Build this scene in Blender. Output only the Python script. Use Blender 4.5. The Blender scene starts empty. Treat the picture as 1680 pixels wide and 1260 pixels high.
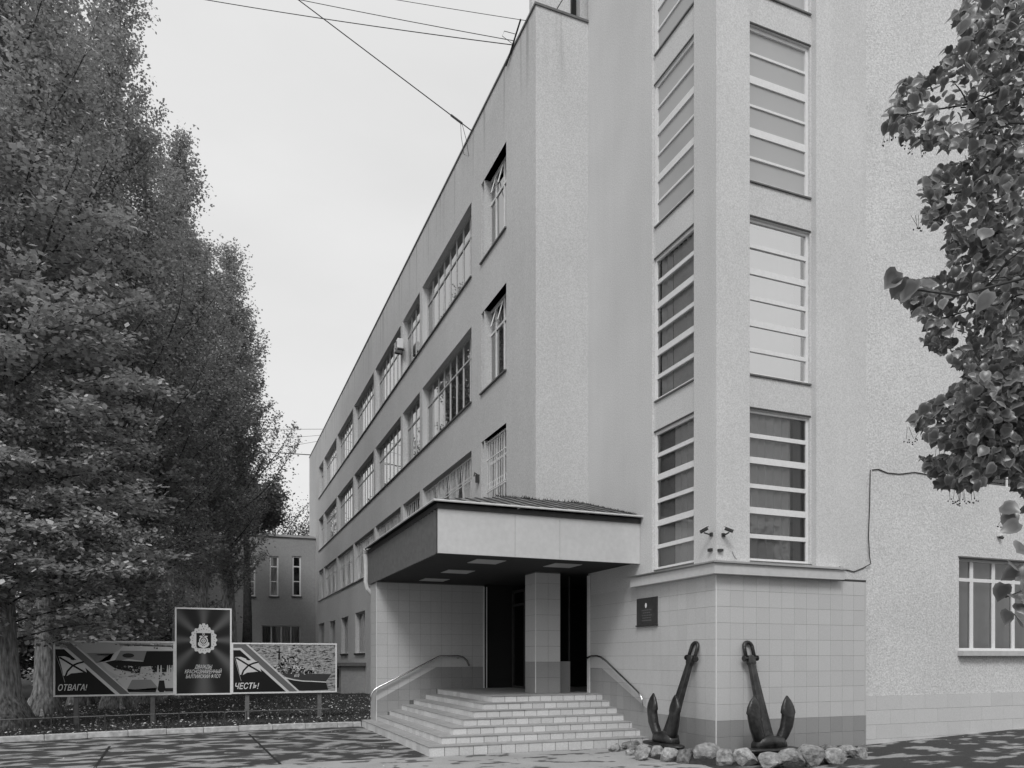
import bpy, bmesh, math, random
import numpy as np
from mathutils import Vector, Matrix
random.seed(7); rng=np.random.default_rng(11)
SC=bpy.context.scene; COL=SC.collection

# ------------------------------------------------------------------ camera, light
F=1235.0; TH=math.radians(21.9); HZ=1080.0; CH=1.7
S_,C_=math.sin(TH),math.cos(TH)
cam=bpy.data.cameras.new('camera'); co=bpy.data.objects.new('camera',cam); COL.objects.link(co)
co.location=(0,0,CH); co.rotation_euler=(math.pi/2,0,-TH)
cam.sensor_width=36; cam.sensor_fit='HORIZONTAL'; cam.lens=36*F/1680; cam.shift_y=(HZ-630)/1680
cam.clip_end=2000; cam.clip_start=.05
SC.camera=co
W=bpy.data.worlds.new('World'); SC.world=W; W.use_nodes=True
nt=W.node_tree; nt.nodes.clear()
SUN_EL=math.radians(48); SUN_AZ=math.radians(211)   # azimuth clockwise from +Y; light comes from behind the camera
sky=nt.nodes.new('ShaderNodeTexSky'); sky.sky_type='NISHITA'; sky.sun_disc=False
sky.sun_elevation=SUN_EL; sky.sun_rotation=SUN_AZ; sky.dust_density=4
bw=nt.nodes.new('ShaderNodeRGBToBW'); ma=nt.nodes.new('ShaderNodeMath'); ma.operation='MULTIPLY_ADD'
ma.inputs[1].default_value=.22; ma.inputs[2].default_value=5.3      # overcast: grey cloud sheet over a thin sky
bg=nt.nodes.new('ShaderNodeBackground'); bg.inputs[1].default_value=.139
ou=nt.nodes.new('ShaderNodeOutputWorld')
nt.links.new(sky.outputs[0],bw.inputs[0]); nt.links.new(bw.outputs[0],ma.inputs[0])
tcw=nt.nodes.new('ShaderNodeTexCoord'); cn=nt.nodes.new('ShaderNodeTexNoise'); cn.inputs['Scale'].default_value=2.2; cn.inputs['Detail'].default_value=7
cmp_=nt.nodes.new('ShaderNodeMapping'); cmp_.inputs['Scale'].default_value=(1,1,2.5); nt.links.new(tcw.outputs['Generated'],cmp_.inputs[0]); nt.links.new(cmp_.outputs[0],cn.inputs['Vector'])
cr_=nt.nodes.new('ShaderNodeMapRange'); cr_.inputs[1].default_value=.3; cr_.inputs[2].default_value=.7; cr_.inputs[3].default_value=.93; cr_.inputs[4].default_value=1.05; nt.links.new(cn.outputs[0],cr_.inputs[0])
cm_=nt.nodes.new('ShaderNodeMath'); cm_.operation='MULTIPLY'; nt.links.new(ma.outputs[0],cm_.inputs[0]); nt.links.new(cr_.outputs[0],cm_.inputs[1])
nt.links.new(cm_.outputs[0],bg.inputs[0]); nt.links.new(bg.outputs[0],ou.inputs[0])
sl=bpy.data.lights.new('sun','SUN'); sl.energy=1.5; sl.angle=math.radians(18)
so=bpy.data.objects.new('sun',sl); COL.objects.link(so)
dv=Vector((math.sin(SUN_AZ)*math.cos(SUN_EL),math.cos(SUN_AZ)*math.cos(SUN_EL),math.sin(SUN_EL)))
so.rotation_euler=dv.to_track_quat('Z','Y').to_euler()
SC.view_settings.view_transform='Standard'; SC.view_settings.look='None'
SC.view_settings.exposure=0.0; SC.view_settings.gamma=1; SC.view_settings.use_curve_mapping=False
SC.render.engine='CYCLES'

# ------------------------------------------------------------------ survey helpers (image point -> building coordinates)
def onX(px,X,py=None):
    a=(px-840)/F; Y=X*(C_-a*S_)/(S_+a*C_); d=X*S_+Y*C_
    return Y if py is None else (Y,CH+(HZ-py)*d/F)
def onY(px,Y,py=None):
    a=(px-840)/F; X=Y*(S_+a*C_)/(C_-a*S_); d=X*S_+Y*C_
    return X if py is None else (X,CH+(HZ-py)*d/F)
def onZ(px,py,Z=0.0):
    d=(CH-Z)*F/(py-HZ); r=(px-840)/F*d
    return Vector((d*S_+r*C_, d*C_-r*S_, Z))
def at(px,py,d):
    r=(px-840)/F*d; return Vector((d*S_+r*C_, d*C_-r*S_, CH+(HZ-py)*d/F))

# ------------------------------------------------------------------ materials (the photograph is black and white: greys)
def g3(v): return (v,v,v,1)
class M_: pass
def mat(name,v,rough=.8,var=0,scale=6,detail=6,bump=0,bscale=80,spec=.3,metal=0,rand=0,island=0,var2=0,scale2=.6,stretch=None,streak=0):
    m=bpy.data.materials.new(name); m.use_nodes=True; t=m.node_tree; n=t.nodes; p=n['Principled BSDF']
    p.inputs['Roughness'].default_value=rough; p.inputs['Metallic'].default_value=metal
    p.inputs['Specular IOR Level'].default_value=spec
    p.inputs['Base Color'].default_value=g3(v)
    geo=n.new('ShaderNodeNewGeometry'); cur=None
    def vec(st):
        if not st: return geo.outputs['Position']
        mp=n.new('ShaderNodeMapping'); mp.inputs['Scale'].default_value=st
        t.links.new(geo.outputs['Position'],mp.inputs[0]); return mp.outputs[0]
    def mul(a,b):
        q=n.new('ShaderNodeMath'); q.operation='MULTIPLY'
        for i,x in enumerate((a,b)):
            if isinstance(x,(int,float)): q.inputs[i].default_value=x
            else: t.links.new(x,q.inputs[i])
        return q.outputs[0]
    def rng_(src,amp):
        r=n.new('ShaderNodeMapRange'); r.inputs[1].default_value=.25; r.inputs[2].default_value=.75
        r.inputs[3].default_value=1-amp; r.inputs[4].default_value=1+amp; t.links.new(src,r.inputs[0]); return r.outputs[0]
    cur=v
    if var:
        no=n.new('ShaderNodeTexNoise'); no.inputs['Scale'].default_value=scale; no.inputs['Detail'].default_value=detail
        t.links.new(vec(stretch),no.inputs['Vector']); cur=mul(rng_(no.outputs[0],var),cur)
    if var2:
        no=n.new('ShaderNodeTexNoise'); no.inputs['Scale'].default_value=scale2; no.inputs['Detail'].default_value=4
        t.links.new(vec(None),no.inputs['Vector']); cur=mul(rng_(no.outputs[0],var2),cur)
    if streak:
        no=n.new('ShaderNodeTexNoise'); no.inputs['Scale'].default_value=1.6; no.inputs['Detail'].default_value=7; no.inputs['Roughness'].default_value=.6
        t.links.new(vec((2.6,2.6,.16)),no.inputs['Vector']); cur=mul(rng_(no.outputs[0],streak),cur)
    if rand:
        oi=n.new('ShaderNodeObjectInfo'); r=n.new('ShaderNodeMapRange'); r.inputs[3].default_value=1-rand; r.inputs[4].default_value=1+rand
        t.links.new(oi.outputs['Random'],r.inputs[0]); cur=mul(r.outputs[0],cur)
    if island:
        r=n.new('ShaderNodeMapRange'); r.inputs[3].default_value=1-island; r.inputs[4].default_value=1+island
        t.links.new(geo.outputs['Random Per Island'],r.inputs[0]); cur=mul(r.outputs[0],cur)
    if not isinstance(cur,(int,float)): t.links.new(cur,p.inputs['Base Color'])
    if bump:
        no=n.new('ShaderNodeTexNoise'); no.inputs['Scale'].default_value=bscale; no.inputs['Detail'].default_value=5
        t.links.new(geo.outputs['Position'],no.inputs['Vector'])
        b=n.new('ShaderNodeBump'); b.inputs['Strength'].default_value=min(1,bump); b.inputs['Distance'].default_value=.004*max(1,bump)
        t.links.new(no.outputs[0],b.inputs['Height']); t.links.new(b.outputs[0],p.inputs['Normal'])
    return m
M={}
M['plaster']=mat('plaster',.6,.9,var=.2,scale=42,detail=8,bump=1,bscale=90,var2=.06,scale2=.5,streak=.025)
M['plaster_long']=mat('plaster_long',.56,.9,var=.22,scale=38,detail=8,bump=1,bscale=85,var2=.07,scale2=.35,streak=.025)
M['plaster_stained']=mat('plaster_stained',.30,.9,var=.12,scale=40,detail=8,bump=.6,bscale=110,var2=.07,scale2=.35)
M['roughcast']=mat('roughcast',.62,.95,var=.26,scale=30,detail=9,bump=3,bscale=36,var2=.07,scale2=.8,streak=.03)
M['far_plaster']=mat('far_plaster',.34,.9,var=.1,scale=12,bump=.4,var2=.07,scale2=.5)
M['grout']=mat('grout',.14,.9,var=.2,scale=30)
M['joint_dark']=mat('joint_dark',.05,.9,var=.2,scale=30)
M['tile_light']=mat('tile_light',.53,.55,var=.10,scale=60,rand=.035,bump=.3,bscale=150)
M['tile_shadow_side']=M['tile_light']
M['tile_dark']=mat('tile_dark',.31,.5,var=.10,scale=60,rand=.07,bump=.3,bscale=150)
M['plinth_tile']=mat('plinth_tile',.57,.85,var=.10,scale=50,rand=.03,bump=.5,bscale=100)
M['step_tile']=mat('step_tile',.60,.6,var=.12,scale=50,rand=.10,bump=.4,bscale=120)
M['step_tread']=mat('step_tread',.36,.7,var=.2,scale=14,bump=.4,var2=.1,scale2=2)
M['white_trim']=mat('white_trim',.75,.6,var=.08,scale=20)
M['frame_grey']=mat('frame_grey',.5,.55,var=.12,scale=15)
M['frame_white']=mat('frame_white',.74,.45,var=.06,scale=20)
M['sill_metal']=mat('sill_metal',.16,.5,metal=.3,var=.2,scale=9)
M['sill_white']=mat('sill_white',.5,.6,var=.1,scale=9)
M['dark_metal']=mat('dark_metal',.05,.5,var=.2,scale=10)
M['steel']=mat('steel',.62,.22,metal=1)
M['alu']=mat('alu',.6,.35,metal=.9)
M['anchor_paint']=mat('anchor_paint',.02,.36,var=.8,scale=11,detail=9,bump=2,bscale=26,spec=.55,var2=.4,scale2=5)
M['fascia']=mat('fascia',.56,.7,var=.06,scale=12,detail=10,var2=.04,scale2=1.6,bump=.3)
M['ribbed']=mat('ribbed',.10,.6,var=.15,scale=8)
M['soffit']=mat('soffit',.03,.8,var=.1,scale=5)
M['lamp_panel']=mat('lamp_panel',.42,.4)
M['roof_tile']=mat('roof_tile',.17,.85,var=.45,scale=18,rand=.25,bump=1,bscale=40)
M['gutter']=mat('gutter',.6,.35,var=.1,scale=9)
M['dark']=mat('dark',.02,.8)
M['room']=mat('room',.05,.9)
M['curtain']=mat('curtain',.30,.9,var=.1,scale=5)
M['curtain_light']=mat('curtain_light',.8,.9,var=.06,scale=4)
M['blind_grey']=mat('blind_grey',.42,.8,var=.1,scale=5)
M['blind_dark']=mat('blind_dark',.12,.8,var=.1,scale=5)
M['asphalt']=mat('asphalt',.05,.9)
M['curb']=mat('curb',.5,.9,var=.35,scale=9,detail=8,bump=1,bscale=60)
M['rock']=mat('rock',.28,.85,var=.65,scale=13,detail=10,rand=.4,bump=6,bscale=22)
M['earth']=mat('earth',.035,.95,var=.4,scale=18,bump=2,bscale=30)
M['lawn']=mat('lawn',.03,.95,var=.4,scale=12,bump=2,bscale=20)
M['grass']=mat('grass',.075,.7,island=.6)
M['litter']=mat('litter',.5,.7,island=.6)
M['bark']=mat('bark',.23,.95,var=.85,scale=7,detail=10,bump=7,bscale=11,stretch=(3,3,.55),var2=.3,scale2=1.5)
M['bark_dark']=mat('bark_dark',.05,.95,var=.5,scale=8,detail=9,bump=3,bscale=15)
M['cable']=mat('cable',.02,.6)
M['plaque']=mat('plaque',.045,.35,var=.3,scale=12,spec=.6)
M['plaque_relief']=mat('plaque_relief',.12,.35,spec=.6)
M['moss']=mat('moss',.05,.95,island=.5)
M['post']=mat('post',.16,.7,var=.2,scale=12)
M['wood']=mat('wood',.12,.8,var=.2,scale=12)
def leafmat(name,v,isl=.5,rim=False):
    m=mat(name,v,.34,island=isl,spec=.85); t=m.node_tree; n=t.nodes; p=n['Principled BSDF']
    tr=n.new('ShaderNodeBsdfTranslucent'); tr.inputs[0].default_value=g3(v*1.3)
    mx=n.new('ShaderNodeMixShader'); mx.inputs[0].default_value=.3
    out=n['Material Output']
    t.links.new(p.outputs[0],mx.inputs[1]); t.links.new(tr.outputs[0],mx.inputs[2]); t.links.new(mx.outputs[0],out.inputs[0])
    if rim:
        at_=n.new('ShaderNodeAttribute'); at_.attribute_name='rim'
        q=n.new('ShaderNodeMath'); q.operation='MULTIPLY_ADD'; q.inputs[1].default_value=1.5; q.inputs[2].default_value=.7
        t.links.new(at_.outputs['Fac'],q.inputs[0])
        w=n.new('ShaderNodeMath'); w.operation='MULTIPLY'
        src=p.inputs['Base Color'].links[0].from_socket
        t.links.new(src,w.inputs[0]); t.links.new(q.outputs[0],w.inputs[1]); t.links.new(w.outputs[0],p.inputs['Base Color'])
    return m
M['poplar_leaf']=leafmat('poplar_leaf',.32,.95)
M['shoot_leaf']=leafmat('shoot_leaf',.38,.8)
M['maple_leaf']=leafmat('maple_leaf',.2,.8)
M['far_leaf']=leafmat('far_leaf',.09,.5)
M['linden_leaf']=leafmat('linden_leaf',.10,.65,rim=True)
def glassmat(name,tint=.85,ior=1.5,rough=.02,extra=0.0,dirt=0.0):
    m=bpy.data.materials.new(name); m.use_nodes=True; t=m.node_tree; n=t.nodes; n.clear()
    fr=n.new('ShaderNodeFresnel'); fr.inputs[0].default_value=ior
    ad=n.new('ShaderNodeMath'); ad.operation='MULTIPLY_ADD'; ad.inputs[1].default_value=1.5; ad.inputs[2].default_value=extra; ad.use_clamp=True
    t.links.new(fr.outputs[0],ad.inputs[0])
    tr=n.new('ShaderNodeBsdfTransparent'); tr.inputs[0].default_value=g3(tint)
    gl=n.new('ShaderNodeBsdfGlossy'); gl.inputs['Roughness'].default_value=rough; gl.inputs[0].default_value=g3(.95)
    mx=n.new('ShaderNodeMixShader'); t.links.new(ad.outputs[0],mx.inputs[0]); t.links.new(tr.outputs[0],mx.inputs[1]); t.links.new(gl.outputs[0],mx.inputs[2])
    last=mx.outputs[0]
    if dirt:
        df=n.new('ShaderNodeBsdfDiffuse'); df.inputs[0].default_value=g3(.62)
        m2=n.new('ShaderNodeMixShader'); m2.inputs[0].default_value=dirt
        t.links.new(last,m2.inputs[1]); t.links.new(df.outputs[0],m2.inputs[2]); last=m2.outputs[0]
    o=n.new('ShaderNodeOutputMaterial'); t.links.new(last,o.inputs[0]); return m
M['glass']=glassmat('glass',.8,1.5)
M['glass_dirty']=glassmat('glass_dirty',.8,1.45,.08,.02,.62)
M['glass_sky']=glassmat('glass_sky',.9,1.7,.02,.55)
M['glass_facade']=glassmat('glass_facade',.7,1.5,.015,.17)
M['glass_bright']=glassmat('glass_bright',.8,1.5,.02,.03)
GR={}
def mg(v):
    k=round(v,3)
    if k not in GR: GR[k]=mat('print_grey',k,.5,spec=.2)
    return GR[k]

# ------------------------------------------------------------------ mesh builder
def wloc(p):
    v=Vector((0,0,0))
    while p is not None: v+=p.location; p=p.parent
    return v
class MB:
    def __init__(s): s.v=[]; s.f=[]; s.m=[]; s.cm=0
    def add(s,vs,fs):
        b=len(s.v); s.v+= [tuple(x) for x in vs]; s.f+=[tuple(b+i for i in f) for f in fs]; s.m+=[s.cm]*len(fs); return s
    def quad(s,a,b,c,d): return s.add([a,b,c,d],[(0,1,2,3)])
    def poly(s,pts): return s.add(pts,[tuple(range(len(pts)))])
    def box(s,a,b):
        x0,y0,z0=a; x1,y1,z1=b
        return s.add([(x0,y0,z0),(x1,y0,z0),(x1,y1,z0),(x0,y1,z0),(x0,y0,z1),(x1,y0,z1),(x1,y1,z1),(x0,y1,z1)],
            [(0,3,2,1),(4,5,6,7),(0,1,5,4),(1,2,6,5),(2,3,7,6),(3,0,4,7)])
    def obox(s,o,u,v,n,lu,lv,ln):
        P=[o+u*a+v*b+n*c for c in(0,ln) for (a,b) in((0,0),(lu,0),(lu,lv),(0,lv))]
        return s.add(P,[(0,3,2,1),(4,5,6,7),(0,1,5,4),(1,2,6,5),(2,3,7,6),(3,0,4,7)])
    def prism(s,pts,n,th):
        k=len(pts); n=Vector(n)*th; P=[Vector(p) for p in pts]; Q=[p+n for p in P]
        return s.add(P+Q,[tuple(range(k))[::-1],tuple(range(k,2*k))]+[(i,(i+1)%k,k+(i+1)%k,k+i) for i in range(k)])
    def tube(s,pts,r,seg=8,caps=True):
        pts=[Vector(p) for p in pts]; rr=r if isinstance(r,(list,tuple)) else [r]*len(pts)
        ring=[]; b=len(s.v); up=None
        for i,p in enumerate(pts):
            t=(pts[min(i+1,len(pts)-1)]-pts[max(i-1,0)]).normalized()
            if up is None:
                up=Vector((0,0,1)) if abs(t.z)<.9 else Vector((1,0,0))
            a=t.cross(up); 
            if a.length<1e-6: a=t.cross(Vector((0,1,0)))
            a.normalize(); c=a.cross(t).normalized(); up=c
            for k in range(seg):
                q=2*math.pi*k/seg; s.v.append(tuple(p+a*(math.cos(q)*rr[i])+c*(math.sin(q)*rr[i])))
        n=len(pts)
        for i in range(n-1):
            for k in range(seg):
                s.f.append((b+i*seg+k,b+i*seg+(k+1)%seg,b+(i+1)*seg+(k+1)%seg,b+(i+1)*seg+k)); s.m.append(s.cm)
        if caps:
            s.f.append(tuple(b+k for k in range(seg))[::-1]); s.m.append(s.cm)
            s.f.append(tuple(b+(n-1)*seg+k for k in range(seg))); s.m.append(s.cm)
        return s
    def build(s,name,m,parent=None,smooth=False,bevel=0):
        L=wloc(parent) if parent else Vector((0,0,0))
        me=bpy.data.meshes.new(name); me.from_pydata([(x-L.x,y-L.y,z-L.z) for x,y,z in s.v],[],s.f)
        ms=m if isinstance(m,(list,tuple)) else [m]
        for q in ms: me.materials.append(M[q] if isinstance(q,str) else q)
        if len(ms)>1: me.polygons.foreach_set('material_index',s.m)
        if smooth: me.polygons.foreach_set('use_smooth',[True]*len(me.polygons))
        me.update()
        o=bpy.data.objects.new(name,me); COL.objects.link(o); o.parent=parent
        if bevel:
            bv=o.modifiers.new('bevel','BEVEL'); bv.width=bevel; bv.segments=2; bv.limit_method='ANGLE'
        return o
def thing(name,label,cat,loc,group=None):
    o=bpy.data.objects.new(name,None); COL.objects.link(o); o.location=loc; o.empty_display_size=.2
    o['label']=label; o['category']=cat
    if group: o['group']=group
    return o
def tag(o,label,cat,group=None):
    o['label']=label; o['category']=cat
    if group: o['group']=group
    return o
def struct(o): o['kind']='structure'; return o
def stuff(o): o['kind']='stuff'; return o

# ------------------------------------------------------------------ pieces: tiles clipped to convex regions
def clip(poly,a,b,c):      # keep a*x+b*y<=c
    out=[]
    for i in range(len(poly)):
        p,q=poly[i],poly[(i+1)%len(poly)]; fp=a*p[0]+b*p[1]-c; fq=a*q[0]+b*q[1]-c
        if fp<=0: out.append(p)
        if (fp<0<fq) or (fq<0<fp):
            t=fp/(fp-fq); out.append((p[0]+(q[0]-p[0])*t,p[1]+(q[1]-p[1])*t))
    return out
def halfplanes(reg):
    h=[]
    for i in range(len(reg)):
        (x0,y0),(x1,y1)=reg[i],reg[(i+1)%len(reg)]
        a,b=(y1-y0),-(x1-x0); h.append((a,b,a*x0+b*y0))
    return h
TCOUNT={}; FULL={}
def tiles(parent,top,o,u,v,n,regions,du,dv,u0=0,v0=0,gap=.005,th=.009,name='tile',skip=None,stagger=0,order=1):
    """regions: list of (convex CCW polygon in (u,v), material). Each clipped cell is one object."""
    o,u,v,n=Vector(o),Vector(u),Vector(v),Vector(n); L=wloc(parent); rest={}
    cells=[]
    for reg,mt in regions:
        xs=[p[0] for p in reg]; ys=[p[1] for p in reg]; hp=halfplanes(reg)
        j0=math.floor((min(ys)-v0)/dv); j1=math.ceil((max(ys)-v0)/dv)
        for j in range(j0,j1):
            off=u0+(stagger*du if j%2 else 0)
            i0=math.floor((min(xs)-off)/du); i1=math.ceil((max(xs)-off)/du)
            for i in range(i0,i1):
                a,b=off+i*du+gap/2,v0+j*dv+gap/2
                P=[(a,b),(a+du-gap,b),(a+du-gap,b+dv-gap),(a,b+dv-gap)]
                Q=P
                for h in hp: Q=clip(Q,*h)
                if len(Q)<3: continue
                ar=abs(sum(Q[k][0]*Q[(k+1)%len(Q)][1]-Q[(k+1)%len(Q)][0]*Q[k][1] for k in range(len(Q))))/2
                if ar<.0006: continue
                if skip and skip(sum(q[0] for q in Q)/len(Q),max(q[1] for q in Q)): continue
                cells.append((Q,mt,(a,b),ar>(du-gap)*(dv-gap)*.999))
    for Q,mt,(a,b),full in cells:
        c=TCOUNT.get(top.name,0)
        if c>=300:
            rest.setdefault(mt,MB()).prism([o+u*x+v*y for x,y in Q],n,th); continue
        TCOUNT[top.name]=c+1
        if full:
            key=(round(du,4),round(dv,4),round(th,4),gap,tuple(u),tuple(v),tuple(n),mt)
            if key not in FULL:
                mb=MB(); mb.prism([u*x+v*y for x,y in((0,0),(du-gap,0),(du-gap,dv-gap),(0,dv-gap))],n,th)
                me=bpy.data.meshes.new(name); me.from_pydata(mb.v,[],mb.f); me.materials.append(M[mt]); FULL[key]=me
            ob=bpy.data.objects.new(name,FULL[key]); COL.objects.link(ob); ob.parent=parent; ob.location=o+u*a+v*b-L
        else:
            MB().prism([o+u*x+v*y for x,y in Q],n,th).build(name,mt,parent)
    for mt,mb in rest.items(): stuff(mb.build('tiles_rest',mt,parent))

def wall(mb,ax,c,u0,u1,z0,z1,ops,dep):
    """front sheet at c with openings and their reveals going inwards by dep"""
    P=(lambda u,z,k=0.:(c+k,u,z)) if ax=='X' else (lambda u,z,k=0.:(u,c+k,z))
    us=sorted({u0,u1}|{x for o in ops for x in o[:2]}); zs=sorted({z0,z1}|{x for o in ops for x in o[2:4]})
    us=[x for x in us if u0<=x<=u1]; zs=[x for x in zs if z0<=x<=z1]
    for a,b in zip(us,us[1:]):
        for e,f in zip(zs,zs[1:]):
            mu,mz=(a+b)/2,(e+f)/2
            if any(o[0]<mu<o[1] and o[2]<mz<o[3] for o in ops): continue
            mb.quad(P(a,e),P(b,e),P(b,f),P(a,f))
    for (a,b,e,f) in [o[:4] for o in ops]:
        mb.quad(P(a,e),P(a,e,dep),P(a,f,dep),P(a,f)); mb.quad(P(b,e),P(b,e,dep),P(b,f,dep),P(b,f))
        mb.quad(P(a,f),P(b,f),P(b,f,dep),P(a,f,dep)); mb.quad(P(a,e),P(b,e),P(b,e,dep),P(a,e,dep))

def window(top,ax,c,a,b,z0,z1,cols,trans,fw=.045,mw=.035,fm='frame_grey',gm='glass',bars=None,panes=True,curt=None,dep=.06,name='window',cdist=.14):
    """frame at plane c (outer face), glass behind, curtain further in. cols: list of u breaks, bars/trans: list of (z,half height)"""
    P=(lambda u,z,k=0.:(c+k,u,z)) if ax=='X' else (lambda u,z,k=0.:(u,c+k,z))
    def bx(m,u_0,u_1,q0,q1,k0,k1):
        A=P(u_0,q0,k0); B=P(u_1,q1,k1); m.box(A,B)
    fr=MB()
    bx(fr,a,a+fw,z0,z1,0,dep); bx(fr,b-fw,b,z0,z1,0,dep); bx(fr,a+fw,b-fw,z0,z0+fw,0,dep); bx(fr,a+fw,b-fw,z1-fw,z1,0,dep)
    cu=[a+fw]+list(cols)+[b-fw]
    tz=sorted(trans)
    for t,hh in tz: bx(fr,a+fw,b-fw,t-hh,t+hh,.004,dep-.004)
    zz=[z0+fw]; 
    for t,hh in tz: zz+=[t-hh,t+hh]
    zz.append(z1-fw)
    rows=[(zz[i],zz[i+1]) for i in range(0,len(zz),2)]
    for x in cols:
        for (p,q) in rows: bx(fr,x-mw/2,x+mw/2,p,q,.006,dep-.006)
    fo=fr.build(name,fm,top)
    def pane(u_0,u_1,q0,q1):
        j=[random.uniform(-.0022,.0022) for _ in range(3)]
        k=.03
        q_=[P(u_0,q0,k+j[0]),P(u_1,q0,k+j[1]),P(u_1,q1,k+j[2]),P(u_0,q1,k+j[0]+j[2]-j[1])]
        return q_[::-1] if ax=='X' else q_
    eds=[]
    for i in range(len(cu)-1):
        l=cu[i]+(mw/2 if i else 0); r=cu[i+1]-(mw/2 if i<len(cu)-2 else 0); eds.append((l,r))
    if panes:
        for (l,r) in eds:
            for (p,q) in rows: MB().add(pane(l,r,p,q),[(0,1,2,3)]).build('pane',gm,fo)
    else:
        m=MB()
        for (l,r) in eds:
            for (p,q) in rows: m.add(pane(l,r,p,q),[(0,1,2,3)])
        m.build('pane',gm,fo)
    for (l,r,q0,q1,mt,pit) in (curt or []):
        m=MB(); n=max(2,int((r-l)/pit)); prev=None
        for i in range(n+1):
            u=l+(r-l)*i/n; k=cdist+(.055 if i%2 else 0)*min(1,pit*14)
            if prev: m.quad(P(prev[0],q0,prev[1]),P(u,q0,k),P(u,q1,k),P(prev[0],q1,prev[1]))
            prev=(u,k)
        m.build('curtain',mt,fo)
    return fo

# =================================================================== GROUND
def gz(x,y):
    if y>30 or x<8.5: return 0.0
    return min(.6,(x-8.5)*.036)
xs=[-300,-120,-60,-30,-15,-8,-4,0,4,6,8]+[8.5+.5*i for i in range(20)]+[20,26,40,80,300]
ys=[-300,-120,-60,-30,-15,-8,-4,0,4,6,8,9,10,11,12,14,18,24,29.9,30.1,40,60,120,400,900]
mb=MB(); V=[(x,y,gz(x,y)) for y in ys for x in xs]; n=len(xs)
mb.add(V,[(j*n+i,j*n+i+1,(j+1)*n+i+1,(j+1)*n+i) for j in range(len(ys)-1) for i in range(n-1)])
# asphalt with dappled light painted into its colour as pale and dark patches
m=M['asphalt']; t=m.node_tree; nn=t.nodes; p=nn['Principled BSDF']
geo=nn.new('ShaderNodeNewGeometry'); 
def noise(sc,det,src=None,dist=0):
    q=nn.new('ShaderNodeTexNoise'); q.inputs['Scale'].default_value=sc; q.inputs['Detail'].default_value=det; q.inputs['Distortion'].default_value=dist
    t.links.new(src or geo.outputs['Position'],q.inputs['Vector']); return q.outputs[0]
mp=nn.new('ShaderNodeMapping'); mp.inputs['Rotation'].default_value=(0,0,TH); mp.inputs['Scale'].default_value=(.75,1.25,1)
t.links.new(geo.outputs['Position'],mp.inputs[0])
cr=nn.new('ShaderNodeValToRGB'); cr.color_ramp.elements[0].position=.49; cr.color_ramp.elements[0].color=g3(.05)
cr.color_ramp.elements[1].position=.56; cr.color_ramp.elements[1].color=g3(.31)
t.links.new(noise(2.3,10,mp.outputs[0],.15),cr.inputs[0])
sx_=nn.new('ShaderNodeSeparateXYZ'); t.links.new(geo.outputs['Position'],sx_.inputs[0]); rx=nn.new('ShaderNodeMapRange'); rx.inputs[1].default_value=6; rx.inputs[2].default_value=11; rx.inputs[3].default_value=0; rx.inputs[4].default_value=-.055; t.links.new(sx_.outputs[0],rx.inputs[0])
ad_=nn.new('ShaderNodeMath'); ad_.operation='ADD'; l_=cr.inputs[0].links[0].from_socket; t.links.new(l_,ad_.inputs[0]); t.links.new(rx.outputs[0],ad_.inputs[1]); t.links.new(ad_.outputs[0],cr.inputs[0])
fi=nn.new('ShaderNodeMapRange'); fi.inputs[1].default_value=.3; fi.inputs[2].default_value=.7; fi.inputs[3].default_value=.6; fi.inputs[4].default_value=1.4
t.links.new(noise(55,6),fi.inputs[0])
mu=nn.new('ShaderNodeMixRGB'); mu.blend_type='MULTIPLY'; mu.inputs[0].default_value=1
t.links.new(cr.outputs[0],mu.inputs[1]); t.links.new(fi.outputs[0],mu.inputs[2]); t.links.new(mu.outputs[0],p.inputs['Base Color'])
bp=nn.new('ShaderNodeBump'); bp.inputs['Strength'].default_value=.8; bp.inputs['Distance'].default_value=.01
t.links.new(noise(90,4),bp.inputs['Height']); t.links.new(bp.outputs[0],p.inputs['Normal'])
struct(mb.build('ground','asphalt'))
# pale concrete apron in front of the steps, 4 mm above the asphalt
M['apron']=mat('apron',.36,.9,var=.16,scale=40,detail=8,bump=.8,bscale=70,var2=.14,scale2=1.1)
t=M['apron'].node_tree; nn=t.nodes; p=nn['Principled BSDF']; geo=nn.new('ShaderNodeNewGeometry')
cr=nn.new('ShaderNodeValToRGB'); cr.color_ramp.elements[0].position=.40; cr.color_ramp.elements[0].color=g3(.3)
cr.color_ramp.elements[1].position=.44; cr.color_ramp.elements[1].color=g3(1)
mp=nn.new('ShaderNodeMapping'); mp.inputs['Rotation'].default_value=(0,0,TH); mp.inputs['Scale'].default_value=(1,1.5,1)
t.links.new(geo.outputs['Position'],mp.inputs[0]); t.links.new(noise(2.2,9,mp.outputs[0],.15),cr.inputs[0])
mu=nn.new('ShaderNodeMixRGB'); mu.blend_type='MULTIPLY'; mu.inputs[0].default_value=1; s0=p.inputs['Base Color'].links[0].from_socket
t.links.new(s0,mu.inputs[1]); t.links.new(cr.outputs[0],mu.inputs[2]); t.links.new(mu.outputs[0],p.inputs['Base Color'])
mb=MB()
edge=[(-.9,12.2),(.6,12.5),(1.9,12.62),(3.3,12.54),(7.6,12.48),(7.5,11.3),(7.2,9.5),(7.2,2),(-3.5,2),(-2.6,8)]
mb.poly([(x,y,.004) for x,y in edge]); struct(mb.build('apron','apron'))
mb=MB()   # joints cut between the pavement slabs
def strip(a,b,w):
    a,b=Vector(a),Vector(b); d=(b-a).normalized(); q=Vector((-d.y,d.x,0))*w
    mb.quad(a-q,b-q,b+q,a+q)
for (p0,p1) in (((180,1224),(128,1300)),((408,1204),(466,1259))):
    A,B=onZ(*p0,.003),onZ(*p1,.003); strip(A,B,.022)
struct(mb.build('pavement_joint','dark'))
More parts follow.
